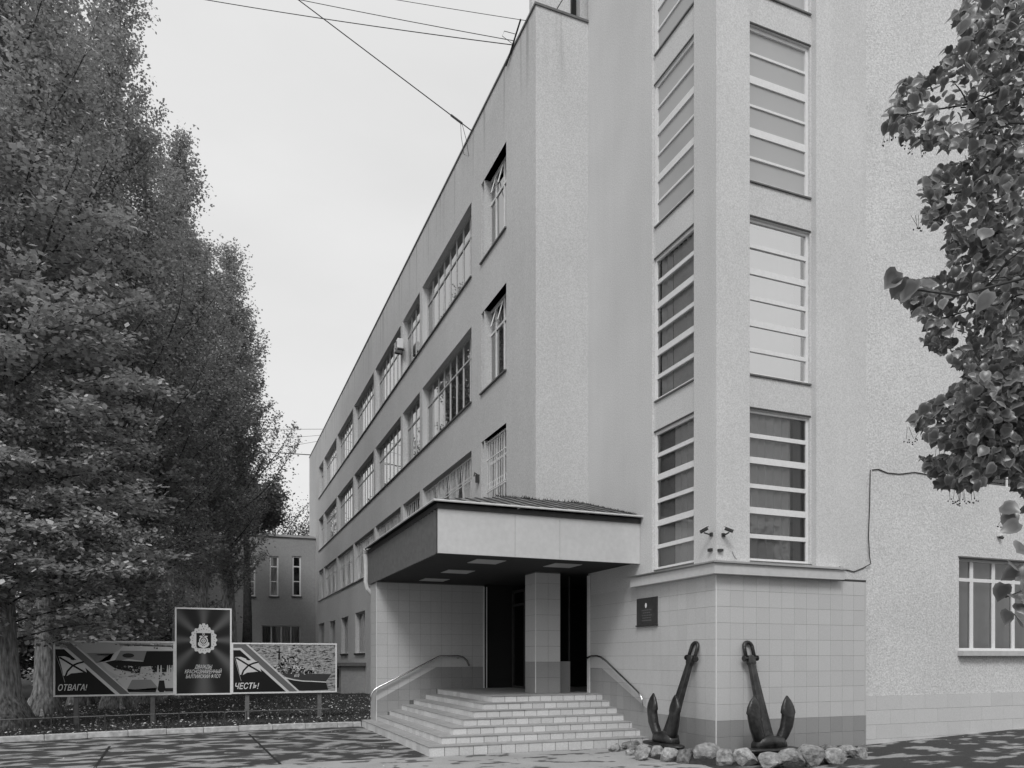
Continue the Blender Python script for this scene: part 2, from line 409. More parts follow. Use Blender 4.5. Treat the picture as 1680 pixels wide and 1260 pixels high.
# kerb stones and lawn
KA=Vector((-9,16.15,0)); K0=Vector((-4.3,17.75,0)); K1=Vector((3.3,18.75,0))
pts=[]
def kpt(s):   # kerb line runs gently curved towards the porch
    return (K0*(1-s)+K1*s)+Vector((0,.25*math.sin(math.pi*max(0,min(1,s))),0))
lab=thing('kerb','low grey concrete kerb between the asphalt and the lawn','kerb',(0,18.2,0))
S=[-.95+i*.1 for i in range(20)]
S=[s for s in S if s<=1.0]+[1.0]
for i in range(len(S)-1):
    a,b=kpt(S[i]),kpt(S[i+1]); d=(b-a).normalized(); q=Vector((-d.y,d.x,0)); h=.125+random.uniform(-.006,.006)
    m_=MB(); m_.prism([a+d*.004,b-d*.004,b-d*.004+q*.16,a+d*.004+q*.16],(0,0,1),h); m_.build('kerb_stone','curb',lab,bevel=.012)
m_=MB(); m_.box((3.304,18.752,0),(3.505,18.9,.12)); m_.build('kerb_stone','curb',lab,bevel=.012)
lawn=[tuple(kpt(-.95)+Vector((0,.16,.1)))]+[tuple(kpt(s)+Vector((0,.16,.1))) for s in S[1:]]
mb=MB()
def lz(x,y): return .10+.05*math.sin(x*.9)*math.sin(y*.7)*min(1,max(0,(y-19.5)/3))
gx=[-30+1.5*i for i in range(25)]; 
for i in range(len(S)-1):
    a,b=kpt(S[i]),kpt(S[i+1]); 
    mb.quad((a.x,a.y+.158,.1),(b.x,b.y+.158,.1),(b.x,21,.1),(a.x,21,.1))
xe=kpt(S[0]).x
mb.quad((xe,21,.1),(3.3,21,.1),(3.3,60,.1),(xe,60,.1)); mb.quad((3.3,19.1,.1),(6.6,19.1,.1),(6.6,60,.1),(3.3,60,.1))
mb.quad((3.25,18.9,.1),(3.81,18.9,.1),(3.81,19.11,.1),(3.25,19.11,.1)); mb.quad((-60,16.5,.1),(xe,16.5,.1),(xe,90,.1),(-60,90,.1))
struct(mb.build('lawn','lawn'))
def scatter_tris(name,m_,n,xr,yr,hf,kind):
    x=rng.uniform(*xr,n); y0,y1=yr; y=y0+(y1-y0)*rng.random(n)**1.6
    kx=(x-K0.x)/(K1.x-K0.x); line=K0.y*(1-kx)+K1.y*kx+.25*np.sin(np.pi*np.clip(kx,0,1))+.19
    ok=(y>line)&((x<3.6)|(y>19.3))&(x<6.5); x=x[ok]; y=y[ok]; n=len(x)
    a=rng.uniform(0,2*np.pi,n)
    if kind=='blade':
        h=rng.uniform(*hf,n); w=rng.uniform(.004,.009,n); lx=rng.normal(0,.35,n)*h; ly=rng.normal(0,.35,n)*h
        v=np.zeros((n,3,3)); v[:,0,0]=x-np.cos(a)*w; v[:,0,1]=y-np.sin(a)*w; v[:,1,0]=x+np.cos(a)*w; v[:,1,1]=y+np.sin(a)*w
        v[:,2,0]=x+lx; v[:,2,1]=y+ly; v[:,:2,2]=.1; v[:,2,2]=.1+h; k=3
    else:
        s=rng.uniform(.015,.04,n); z=.1+rng.uniform(.01,.07,n); t1=rng.normal(0,.35,n); t2=rng.normal(0,.35,n)
        v=np.zeros((n,4,3)); 
        for j,(ca,cb) in enumerate(((1,0),(0,.7),(-1,0),(0,-.7))):
            dx=(ca*np.cos(a)-cb*np.sin(a))*s; dy=(ca*np.sin(a)+cb*np.cos(a))*s
            v[:,j,0]=x+dx; v[:,j,1]=y+dy; v[:,j,2]=z+dx*t1+dy*t2+.01
        k=4
    return mesh_np(name,v,k,m_)
def mesh_np(name,v,k,m_,parent=None,rim=None):
    n=v.shape[0]; me=bpy.data.meshes.new(name); me.vertices.add(n*k); me.vertices.foreach_set('co',v.reshape(-1).astype(np.float32))
    me.loops.add(n*k); me.loops.foreach_set('vertex_index',np.arange(n*k,dtype=np.int32))
    me.polygons.add(n); me.polygons.foreach_set('loop_start',(np.arange(n)*k).astype(np.int32)); me.polygons.foreach_set('loop_total',np.full(n,k,np.int32))
    me.materials.append(M[m_]); me.update(calc_edges=True)
    o=bpy.data.objects.new(name,me); COL.objects.link(o); o.parent=parent; return o
stuff(scatter_tris('grass','grass',70000,(-12,6.5),(17,34),(.04,.11),'blade'))
stuff(scatter_tris('fallen_leaves','litter',7000,(-12,6.5),(17,32),None,'leaf'))

n=420; x=rng.uniform(-6,15,n); y=rng.uniform(9.5,19,n); kx=(x-K0.x)/(K1.x-K0.x); ok=((x<3.2)&(y<K0.y*(1-kx)+K1.y*kx-.05))|((x>=3.2)&(y<12.3)&(x<6.6))|((x>11.3)&(y<10.4)); x=x[ok]; y=y[ok]; n=len(x)
a=rng.uniform(0,6.28,n); q_=rng.uniform(.012,.035,n); v=np.zeros((n,4,3)); zz=np.array([gz(p,q) for p,q in zip(x,y)])+.012
for j,(ca,cb) in enumerate(((1,0),(0,.65),(-1,0),(0,-.65))):
    v[:,j,0]=x+(ca*np.cos(a)-cb*np.sin(a))*q_; v[:,j,1]=y+(ca*np.sin(a)+cb*np.cos(a))*q_; v[:,j,2]=zz+rng.uniform(0,.012,n)
stuff(mesh_np('ground_litter',v,4,'litter'))
# =================================================================== LONG SCHOOL BUILDING
XF=6.617; YE=15.07; XT=7.905; YT=10.46; YEND=55.2; ZR=15.98; ZL=.93
BLD=thing('school_building','long three storey plastered school building with ribbon windows beside the entrance','building',(XF+5,35,0))
OPY=[(19.42,24.5),(24.85,27.25),(27.59,32.2),(32.55,37.3),(37.65,42.5),(42.87,47.75),(48.1,50.2)]
ROWS=[(12.1,14.12),(8.68,10.73),(5.42,7.36)]
SGL=(16.83,18.62)
ops=[]
for z0,z1 in ROWS:
    ops+= [(a,b,z0,z1) for a,b in OPY]
    ops.append((SGL[0],SGL[1],z0-.04,z1))
GW=[]
for pa,pb,yt,yb in ((583,598.6,1006,1064),(560,571,1014,1064),(540.6,550,1020,1060),(523,532,1024,1058)):
    ya,yb_=onX(pb,XF),onX(pa,XF); zt=onX(pa,XF,yt)[1]; GW.append((ya,yb_,1.95,zt))
ops+=GW
for pa,pb,yt,yb in ((575,581,1089,1129),(584,588,1120,1138),(595,599,1123,1140)):
    ya,yb_=onX(pb,XF),onX(pa,XF); zt=onX(pb,XF,yt)[1]; zb=max(.12,onX(pa,XF,yb)[1]); ops.append((ya,yb_,zb,zt))
DEEP=.24
mb=MB()
wall(mb,'X',XF,18.4,YEND,0,ZR,ops,DEEP)
mb.quad((XF,YEND,0),(20,YEND,0),(20,YEND,ZR),(XF,YEND,ZR)); mb.quad((XF,YE,ZR),(20,YE,ZR),(20,YEND,ZR),(XF,YEND,ZR))
mb.quad((20,YE,0),(20,YEND,0),(20,YEND,ZR),(20,YE,ZR))
wall(mb,'X',XF,YE,18.4,3.62,ZR,[o for o in ops if o[1]<18.7 and o[0]<18.3][:0]+[],DEEP) if False else None
# stretch above the porch recess, with the three single windows (they straddle 18.4 so the strip is cut here)
wall(mb,'X',XF,YE,18.4,3.62,ZR,[(SGL[0],18.4,z0-.04,z1) for z0,z1 in ROWS],DEEP)
wall(mb,'Y',YE,XF,20,3.62,ZR,[],0)
WL=mb.build('wall','plaster_long',BLD)
# the end wall faces the light: same plaster, own sheet is not needed; stains under the parapet
mt=M['plaster_long']; t=mt.node_tree; nn=t.nodes; p=nn['Principled BSDF']; s0=p.inputs['Base Color'].links[0].from_socket
geo=nn.new('ShaderNodeNewGeometry'); sp=nn.new('ShaderNodeSeparateXYZ'); t.links.new(geo.outputs['Position'],sp.inputs[0])
mp=nn.new('ShaderNodeMapping'); mp.inputs['Scale'].default_value=(3,3,.12); t.links.new(geo.outputs['Position'],mp.inputs[0])
st=noise(1.6,6,mp.outputs[0]); r1=nn.new('ShaderNodeMapRange'); r1.inputs[1].default_value=.55; r1.inputs[2].default_value=.72; t.links.new(st,r1.inputs[0])
r2=nn.new('ShaderNodeMapRange'); r2.inputs[1].default_value=14.2; r2.inputs[2].default_value=16; t.links.new(sp.outputs[2],r2.inputs[0])
q=nn.new('ShaderNodeMath'); q.operation='MULTIPLY'; t.links.new(r1.outputs[0],q.inputs[0]); t.links.new(r2.outputs[0],q.inputs[1])
q2=nn.new('ShaderNodeMath'); q2.operation='MULTIPLY_ADD'; q2.inputs[1].default_value=-.5; q2.inputs[2].default_value=1; t.links.new(q.outputs[0],q2.inputs[0])
q3=nn.new('ShaderNodeMath'); q3.operation='MULTIPLY'; t.links.new(s0,q3.inputs[0]); t.links.new(q2.outputs[0],q3.inputs[1]); t.links.new(q3.outputs[0],p.inputs['Base Color'])
# parapet flashing
MB().box((XF-.03,YE-.03,ZR),(XF+.3,YEND,ZR+.05)).box((XF+.3,YE-.03,ZR),(XT-.003,YE+.28,ZR+.05)).build('parapet_cap','sill_metal',BLD)
# sills
for i,(z0,z1) in enumerate(ROWS):
    MB().box((XF-.05,19.38,z0-.035),(XF+DEEP-.02,50.25,z0-.002)).build('sill','sill_metal',BLD)
    MB().box((XF-.05,SGL[0]-.03,z0-.075),(XF+DEEP-.02,SGL[1]+.03,z0-.042)).build('sill','sill_metal',BLD)
# windows of the ribbons
for ri,(z0,z1) in enumerate(ROWS):
    for wi,(a,b) in enumerate(OPY):
        n=max(3,round((b-a)/.62)); cols=[a+(b-a)*k/n for k in range(1,n)]
        tr=[(z0+(z1-z0)*.70,.025)]
        cur=[]
        if ri==0: 
            if wi>=3: cur=[(a+.05,b-.05,z0+.03,z1-.5,'curtain_light',.09)]
            else: cur=[(a+.1,a+.35,z0+.03,z1-.1,'curtain',.09)]
        elif ri==1: 
            cur=[(b-.4,b-.1,z0+.03,z1-.1,'curtain',.09)] if wi<4 else [(a+.1,b-.1,z0+.03,z1-.4,'curtain_light',.09)]
        else: cur=[(a+.2,b-.2,z0+.03,z1-.2,'curtain',.09)]
        fo=window(BLD,'X',XF+.17,a,b,z0,z1,cols,tr,fw=.05,mw=.04,curt=cur,panes=(wi<3 and ri<2),gm='glass_facade' if ri<2 else 'glass')
        if ri==2:      # welded security grille with a fan of bars
            gm=MB(); x=XF+.10
            for zz in (z0+.12,z0+(z1-z0)*.62,z1-.12): gm.box((x-.008,a+.03,zz-.012),(x+.008,b-.03,zz+.012))
            w_=1.25; k=int((b-a)/w_)
            for q in range(k):
                c0=a+(b-a)*(q+.5)/k; hw=(b-a)/k/2
                for j in range(9):
                    s=(j-4)/4; gm.tube([(x,c0+s*hw*.35,z0+.12),(x,c0+s*hw*.95,z1-.1)],.008,5)
                gm.tube([(x,c0+hw*.75*math.cos(math.pi*j/10),z0+.12+.45*math.sin(math.pi*j/10)) for j in range(11)],.008,5)
            gm.build('grille','frame_white',fo)
for ri,(z0,z1) in enumerate(ROWS):
    a,b=SGL; z0=z0-.04
    fo=window(BLD,'X',XF+.18,a,b,z0,z1,[a+.62,a+1.2],[(z0+(z1-z0)*.70,.03)],fw=.055,mw=.06,gm='glass_facade' if ri<2 else 'glass',fm='frame_white',
        curt=[(b-.75,b-.08,z0+.05,z1-.1,'curtain',.1)] if ri<2 else [(a+.08,b-.08,z0,z1-.1,'curtain',.1)])
    if ri==2:
        gm=MB(); x=XF+.08
        for zz in (z0+.1,z0+.62,z0+1.45,z1-.08): gm.box((x-.01,a+.02,zz-.014),(x+.01,b-.02,zz+.014))
        for j in range(15):
            y=a+.06+j*(b-a-.12)/14; gm.tube([(x,y,z0+.02),(x,y,z1-.04)],.009,5)
            if j<14: gm.tube([(x,y+.06+.05*math.cos(t_),z0+.75+.09*math.sin(t_)) for t_ in [q*math.pi/4 for q in range(9)]],.006,4)
        gm.build('grille','frame_white',fo)
    else:      # one opened ventilation light hanging out at the top
        vt=MB(); zt=z1-.12; zb=z0+(z1-z0)*.70+.03; y0,y1=a+.66,a+1.15
        for (p0,p1) in (((0,y0,zt),(0,y1,zt)),((0,y0,zb),(0,y1,zb)),((0,y0,zb),(0,y0,zt)),((0,y1,zb),(0,y1,zt))):
            f=lambda P_:(XF+.17-(zt-P_[2])*.28,P_[1],P_[2]); vt.tube([f(p0),f(p1)],.016,4)
        vt.build('open_vent','frame_white',fo)
for a,b,z0,z1 in GW:
    window(BLD,'X',XF+.17,a,b,z0,z1,[a+(b-a)*.5],[],fw=.06,mw=.06,curt=[(a,b,z0,z1,'curtain',.1)],panes=False)
    MB().box((XF-.07,a-.05,z0-.1),(XF+.15,b+.05,z0-.003)).build('sill','dark_metal',BLD)
# floors and room backs inside the building
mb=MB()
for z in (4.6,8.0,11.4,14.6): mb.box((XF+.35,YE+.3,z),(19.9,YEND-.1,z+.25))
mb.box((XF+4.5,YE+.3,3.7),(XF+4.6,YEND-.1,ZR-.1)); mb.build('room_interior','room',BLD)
# main roof overhang joining the tower
mb=MB(); xa,xb_=onY(936,YE+.3),XT-.05
wall(mb,'Y',YE+.3,XF+.04,20,ZR+.05,19.5,[(xa,xb_,ZR+.06,18.5)],.2); mb.quad((XF+.04,YE+.3,ZR+.05),(XF+.04,YE+.45,ZR+.05),(XF+.04,YE+.45,19.5),(XF+.04,YE+.3,19.5)); mb.build('roof_house_wall','plaster',BLD)
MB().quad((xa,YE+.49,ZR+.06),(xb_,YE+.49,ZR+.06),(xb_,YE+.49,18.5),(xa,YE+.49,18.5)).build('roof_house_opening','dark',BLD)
MB().tube([(XF+.5,YE-.02,ZR+.05),(XF+.75,YE-.1,ZR+.5),(XF+1.0,YE-.1,ZR+1.2)],.012,5).tube([(xa-.02,YE+.27,ZR+.06),(xa+.03,YE+.25,ZR+1),(xa+.12,YE+.25,ZR+2)],.012,5).build('flashing_wire','dark_metal',BLD)
# ground-floor annex porch beside the basement windows
AX=thing('basement_entry','small plastered basement entry with a flat slab roof and dark door','entry',(XF-.8,33,0))
ya=onX(566,XF-1.0); 
MB().box((XF-1.1,ya+.5,.1),(XF-.003,ya+3.2,1.35)).build('wall','far_plaster',AX); MB().box((XF-1.3,ya+.3,1.353),(XF-.003,ya+3.4,1.5)).build('roof','sill_metal',AX)
MB().box((XF-1.13,ya+1.1,.35),(XF-1.102,ya+2.5,1.2)).build('door','dark',AX)

# small wall fitting
o=MB().box((XF-.09,18.75,6.35),(XF-.003,18.85,6.55)).tube([(XF-.05,18.8,6.55),(XF-.12,18.8,6.6),(XF-.14,18.8,6.5)],.02,6).build('wall_lamp','dark_metal'); tag(o,'tiny dark lamp bracket on the wall between the barred window and the ribbon','lamp')
# air conditioner
AC=thing('air_conditioner','white air conditioner box fixed to the pier of the top window row','air conditioner',(XF-.2,27.0,13.2))
MB().box((XF-.27,26.95,13.0),(XF-.04,27.5,13.36)).build('casing','frame_white',AC,bevel=.02)
MB().tube([(XF-.275,27.2+.14*math.cos(q),13.18+.14*math.sin(q)) for q in [k*math.pi/8 for k in range(17)]],.012,4).build('fan_grille','dark_metal',AC)
MB().box((XF-.25,27.0,12.95),(XF-.003,27.04,12.99)).box((XF-.25,27.4,12.95),(XF-.003,27.44,12.99)).build('bracket','dark_metal',AC)

# =================================================================== STAIR TOWER
TW=thing('stair_tower','tall plastered stair tower with horizontal pane windows above a tiled base','tower',(9.5,12.8,0))
ZTOP=19.0; BY=(11.09,12.44); BX=(8.6,10.07); R=.12; XEND=11.25; ZC=3.33
RX=.05; UN=[(3.40,6.03),(6.64,9.36),(9.99,12.71),(13.30,16.0)]
mb=MB()
# left face: plain strips either side of the recessed bay
def strips(ax,c,lo,hi,bay):
    wall(mb,ax,c,lo,hi,0,ZTOP,[(bay[0],bay[1],ZC,ZTOP-.8)],RX if ax=='X' else R)
strips('X',XT,YT,YE,BY); strips('Y',YT,XT,XEND,BX)
wall(mb,'X',XT+RX,BY[0],BY[1],ZC,ZTOP-.8,[(BY[0],BY[1]-.02,a,b) for a,b in UN],.10)
wall(mb,'Y',YT+R,BX[0],BX[1],ZC,ZTOP-.8,[(BX[0],BX[1]-.035,a,b) for a,b in UN],.10)
mb.quad((XT,YT,ZTOP),(30,YT,ZTOP),(30,YE,ZTOP),(XT,YE,ZTOP)); mb.quad((XT,YE,ZR),(30,YE,ZR),(30,YE,ZTOP),(XT,YE,ZTOP)); mb.quad((30,YT,0),(30,YE,0),(30,YE,ZTOP),(30,YT,ZTOP))
mb.build('wall','plaster',TW)
for ui,(a,b) in enumerate(UN):
    h=b-a
    for face in (0,1):
        if ui<2:
            br=[(a+h*k/6+(.012 if k in(2,4) else 0),.037 if k in(1,3,5) else .056) for k in range(1,6)]; fwid=.045
        else:
            br=[(a+h*k/6,.02 if k%2 else .065) for k in range(1,6)]; fwid=.06
        if face==0:
            l,r=BY[0],BY[1]-.02
            cu={0:[(l,l+.8,a,b,'curtain_light',.09),(l+.81,r,a,b,'blind_grey',.08)],1:[(l,l+.85,a,b-.02,'curtain_light',.07),(l+.86,r,a,b,'curtain_light',.09)],2:[(l,r,a,b,'curtain',.3)],3:[(l,r,a,b,'curtain',.3)]}[ui]
            window(TW,'X',XT+RX+.02,l,r,a,b,[],br,fw=fwid,fm='frame_white',gm='glass' if ui<2 else 'glass_dirty',curt=cu,cdist=.085)
        else:
            l,r=BX[0],BX[1]-.035
            cu={0:[(l,r-.28,a,b,'curtain_light',.085),(r-.27,r,a,b,'blind_dark',.1)],1:[(l+.02,r-.2,a+.05,b-.05,'curtain_light',.35)],2:[(l,r,a,b,'curtain_light',.3)],3:[(l,r,a,b,'curtain_light',.3)]}[ui]
            window(TW,'Y',YT+R+.045,l,r,a,b,[],br,fw=fwid,fm='frame_white',gm='glass' if ui<1 else ('glass_sky' if ui==1 else 'glass_dirty'),curt=cu,cdist=.085)
    # dark drip sill and lintel strip
    MB().box((BX[0],YT+R-.03,a-.03),(BX[1]-.02,YT+R+.08,a-.004)).build('sill','sill_metal',TW)
    MB().box((XT+RX-.03,BY[0],a-.03),(XT+RX+.08,BY[1]-.03,a-.004)).build('sill','sill_metal',TW)
    MB().box((BX[0],YT+R-.012,b+.004),(BX[1]-.02,YT+R+.06,b+.035)).build('lintel_strip','dark_metal',TW)
    MB().box((XT+RX-.012,BY[0],b+.004),(XT+RX+.06,BY[1]-.01,b+.035)).build('lintel_strip','dark_metal',TW)
mb=MB()
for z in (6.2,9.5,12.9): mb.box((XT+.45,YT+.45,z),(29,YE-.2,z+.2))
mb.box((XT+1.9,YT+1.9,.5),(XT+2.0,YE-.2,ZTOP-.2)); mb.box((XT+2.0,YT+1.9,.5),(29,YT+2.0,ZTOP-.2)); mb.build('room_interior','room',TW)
# cornice over the tiled base
e=.15; mb=MB()
mb.prism([(XT-e,13.0,3.11),(XT-e,YT-e,3.11),(10.58,YT-e,3.11),(10.58,YT-.002,3.11),(XT-.002,YT-.002,3.11),(XT-.002,13.0,3.11)],(0,0,1),.175); mb.build('cornice','fascia',TW)
mb=MB(); e=.19
mb.prism([(XT-e,13.04,3.288),(XT-e,YT-e,3.288),(10.62,YT-e,3.288),(10.62,YT-.002,3.33),(XT-.002,YT-.002,3.33),(XT-.002,13.04,3.33)],(0,0,1),.028); mb.build('cornice_flashing','alu',TW)
MB().box((10.58,YT-.012,3.10),(11.24,YT-.001,3.14)).build('flashing','dark_metal',TW)
# tiled base: right face first (it shows largest), then the left face
ZP=.645; TS=.2757
MB().box((XT+.001,YT-.003,0),(11.2,YT-.001,3.105)).build('grout_bed','grout',TW)
MB().box((XT-.003,YT,0),(XT-.001,YE,3.105)).build('grout_bed','grout',TW)
tiles(TW,TW,(XT,YT-.003,0),(1,0,0),(0,0,1),(0,-1,0),[([(0,0),(3.335,0),(3.335,ZP),(0,ZP)],'tile_dark'),([(0,ZP),(3.335,ZP),(3.335,3.105),(0,3.105)],'tile_light')],.2757,TS,0,ZP-3*TS,gap=.004)
def stepz(y):
    k=math.floor((y-12.55)/.307); return -1 if k<0 else min(6,k)*.126+.173
# left face, u runs from the inner corner towards the viewer (u = YE - y)
P1=onX(988,XT,1096); P2=(12.42,ZP); ZF=P1[1]; u1=YE-P1[0]; u2=YE-P2[0]; UW=YE-YT
rg=[([(u2,0),(UW,0),(UW,ZP),(u2,ZP)],'tile_dark'),([(u1,0),(u2,0),(u2,ZP),(u1,ZF)],'tile_dark'),([(0,0),(u1,0),(u1,ZF),(0,ZF)],'tile_dark'),
    ([(u2,ZP),(UW,ZP),(UW,3.105),(u2,3.105)],'tile_light'),([(u1,ZF),(u2,ZP),(u2,3.105),(u1,3.105)],'tile_light'),([(0,ZF),(u1,ZF),(u1,3.105),(0,3.105)],'tile_light')]
rg=[([ (x,z) for x,z in poly],mt) for poly,mt in rg]
tiles(TW,TW,(XT-.003,YE,0),(0,-1,0),(0,0,1),(-1,0,0),rg,.2757,TS,UW-17*.2757,ZP-3*TS,gap=.004,skip=lambda u,zt: zt<stepz(YE-u)+.01)
# metal corner trims
def trim(top,x,y,z0,z1,r=.007): MB().box((x-r,y-r,z0),(x+r,y+r,z1)).build('corner_trim','white_trim',top)
trim(TW,XT-.008,YT-.008,0.02,3.1); 
MB().box((XT-.05,YE-.14,ZL),(XT-.02,YE-.11,3.55)).box((XT-.05,YE-.06,ZL),(XT-.02,YE-.04,3.55)).build('corner_trim','white_trim',TW)

# right-hand wing: roughcast wall with pale tile plinth
SW=thing('side_wing','roughcast side wing wall with pale tile plinth and white framed window','building',(16,11,0))
YW=YT+.03; ZPW=1.0; RW=[(13.72,16.6,1.83,3.72),(13.72,16.6,5.2,7.05)]
mb=MB(); wall(mb,'Y',YW,XEND,30,0,ZTOP,RW,.2); mb.quad((XEND,YT,0),(XEND,YW,0),(XEND,YW,ZTOP),(XEND,YT,ZTOP)); mb.build('wall','roughcast',SW)
xe0=XEND+.004
MB().box((xe0,YW-.003,0),(24,YW-.001,ZPW)).build('grout_bed','grout',SW)
tiles(SW,SW,(xe0,YW-.003,0),(1,0,0),(0,0,1),(0,-1,0),[([(0,0),(6.5,0),(6.5,ZPW),(0,ZPW)],'plinth_tile')],.62,.268,0,ZPW-4*.268,gap=.004,th=.012,stagger=.45)
z0,z1=RW[0][2:]; 
fo=window(SW,'Y',YW+.10,13.72,16.6,z0+.02,z1-.03,[14.22,14.86,15.45,16.05],[(3.27,.035)],fw=.055,mw=.09,fm='frame_white',curt=[(13.75,16.5,z0,z1,'curtain_light',.07)],cdist=.3,dep=.07)
MB().box((13.68,YW-.13,z0-.08),(16.65,YW+.1,z0+.015)).build('sill','sill_white',SW)
MB().box((13.70,YW-.03,z1-.028),(16.62,YW+.11,z1-.002)).build('lintel_strip','sill_metal',SW)
window(SW,'Y',YW+.12,13.72,16.6,5.2,7.05,[14.5,15.3],[(6.5,.03)],fm='frame_white')
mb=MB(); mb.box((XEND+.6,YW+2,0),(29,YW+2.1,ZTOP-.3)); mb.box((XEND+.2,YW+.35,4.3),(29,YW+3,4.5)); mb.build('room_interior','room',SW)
# sensor box
sx,sz=onY(1638,YW,880)
SB=thing('sensor_box','small pale sensor box on the roughcast wall above the white window','sensor',(sx,YW-.05,sz))
MB().box((sx-.055,YW-.07,sz-.01),(sx+.055,YW-.003,sz+.10)).build('casing','frame_white',SB,bevel=.01)
MB().tube([(sx+.01,YW-.04,sz-.01),(sx+.01,YW-.09,sz-.05)],[.04,.025],10).build('sensor_eye','dark_metal',SB)
# cables on the wall
def cable(px_list,plane_y,r,label,name='cable'):
    m_=MB(); P=[]
    for (x,y) in px_list:
        X,Z=onY(x,plane_y,y); P.append((X,plane_y-.012,Z))
    m_.tube(P,r,5); o=m_.build(name,'cable'); tag(o,label,'cable'); return o
cable([(1700,792),(1650,786),(1600,787),(1540,782),(1500,775),(1475,778),(1455,776),(1440,770),(1430,771)],YW,.009,'dark cable sagging across the roughcast wall behind the linden leaves')
cable([(1427,771),(1426,830),(1424,880),(1426,915),(1428,925),(1415,932),(1400,938),(1388,935),(1376,930)],YT-.002,.009,'dark cable hanging down the wall edge and curling to the cornice')
cable([(1201,905),(1203,912),(1208,918)],YT-.002,.004,'thin short cable below the cameras running down to the cornice')

# plaque
ya,zt=onX(1047,XT,983); yb,_=onX(1080.3,XT,979.5); _,zb=onX(1047.3,XT,1026)
PQ=thing('memorial_plaque','dark rectangular memorial plaque on the tiled wall above the handrail','plaque',(XT-.03,(ya+yb)/2,zb))
MB().box((XT-.035,yb,zb),(XT-.013,ya,zt)).build('plate','plaque',PQ)
MB().box((XT-.055,yb-.01,zb-.035),(XT-.013,ya+.01,zb-.004)).build('ledge','dark_metal',PQ)
mb=MB(); yc=(ya+yb)/2
mb.prism([(XT-.0352,yc+.02+.028*math.cos(q),zt-.15+.05*math.sin(q)) for q in [k*math.pi/6 for k in range(12)]],(-1,0,0),.006); mb.build('emblem','curtain_light',PQ)
mb=MB()
for r_,w_ in ((.24,.34),(.29,.26),(.34,.36),(.39,.3),(.44,.34)):
    z=zt-r_
    y=yc-w_/2
    while y<yc+w_/2:
        l=random.uniform(.02,.06); mb.box((XT-.0385,y,z-.012),(XT-.0352,min(y+l,yc+w_/2),z+.012)); y+=l+.015
mb.build('relief_lines','plaque_relief',PQ)

# CCTV cameras
def cctv(px,py,ax,label,flip):
    if ax=='X': Y,Z=onX(px,XT,py); b=Vector((XT,Y,Z)); n=Vector((-1,0,0)); s=Vector((0,1,0))
    else: X,Z=onY(px,YT,py); b=Vector((X,YT,Z)); n=Vector((0,-1,0)); s=Vector((1,0,0))
    t=thing('security_camera',label,'camera',b,'security cameras on the tower corner')
    z=Vector((0,0,1)); a=b+n*.16+z*.02
    MB().tube([b,b+n*.06,a],.012,6).build('bracket','dark_metal',t); 
    MB().box(tuple(b-Vector((.03,.03,.03))),tuple(b+Vector((.03,.03,.03)))).build('mount','dark_metal',t)
    d=(n*.5+s*flip-z*.45).normalized()
    MB().tube([a-d*.07+z*.04,a+d*.07+z*.04],.025,10).build('body','dark_metal',t)
    w=d.cross(z).normalized(); q=a+z*.07-d*.09
    MB().obox(q-w*.036,d,w,z,.18,.072,.008).build('sun_shield','frame_white',t)
cctv(1168,877,'X','left security camera with pale hood facing along the tower side wall',1)
cctv(1186,878,'Y','right security camera with pale hood facing the tower front',1)
for px,ax in ((1167,'X'),(1180,'Y')):
    if ax=='X': Y,Z=onX(px,XT,903); P=(XT-.05,Y-.04,Z-.02); Q=(XT-.002,Y+.04,Z+.03)
    else: X,Z=onY(px,YT,903); P=(X-.04,YT-.05,Z-.02); Q=(X+.05,YT-.002,Z+.02)
    o=MB().box(P,Q).build('junction_box','dark_metal'); tag(o,'small dark junction box under the %s security camera'%('left' if ax=='X' else 'right'),'junction box','junction boxes under the cameras')

# =================================================================== PORCH (canopy, side wall, pillar)
XC=3.752; YC=12.87; ZB=3.57; ZFA=4.36; Y1=18.4; Y2=19.1
PO=thing('entrance_porch','entrance porch with pale fascia and tiled hipped canopy roof over the steps','porch',(5.5,15.5,0))
mb=MB(); xs_=[XC,5.235,6.15,XT-.004]
for i in range(3):
    MB().box((xs_[i]+.003,YC,ZB),(xs_[i+1]-.003,YC+.05,ZFA)).build('fascia_panel','fascia',PO)
mb=MB(); y=YC+.05; 
n=96; prof=[]
for i in range(n+1):
    yy=YC+(Y2-YC)*i/n; k=i%3; prof.append((XC+(-.02 if k==0 else .03),yy))
for (a,b) in zip(prof,prof[1:]): mb.quad((a[0],a[1],ZB),(b[0],b[1],ZB),(b[0],b[1],ZFA),(a[0],a[1],ZFA))
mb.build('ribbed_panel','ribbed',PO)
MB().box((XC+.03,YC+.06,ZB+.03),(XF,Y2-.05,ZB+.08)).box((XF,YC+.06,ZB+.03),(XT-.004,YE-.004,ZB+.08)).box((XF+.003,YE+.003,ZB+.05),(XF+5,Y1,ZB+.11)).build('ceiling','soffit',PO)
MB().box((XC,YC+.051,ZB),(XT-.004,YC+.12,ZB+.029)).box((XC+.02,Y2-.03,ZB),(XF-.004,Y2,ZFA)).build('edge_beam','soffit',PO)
for x in (5.05,6.7):
    for y in (13.9,15.75,17.6):
        if x>6 and y>15: continue
        MB().box((x-.3,y-.3,ZB+.022),(x+.3,y+.3,ZB+.0295)).build('ceiling_light','lamp_panel',PO)
MB().box((6.98+.2,16.3,ZB+.03),(7.7,16.9,ZB+.049)).build('ceiling_light','lamp_panel',PO)
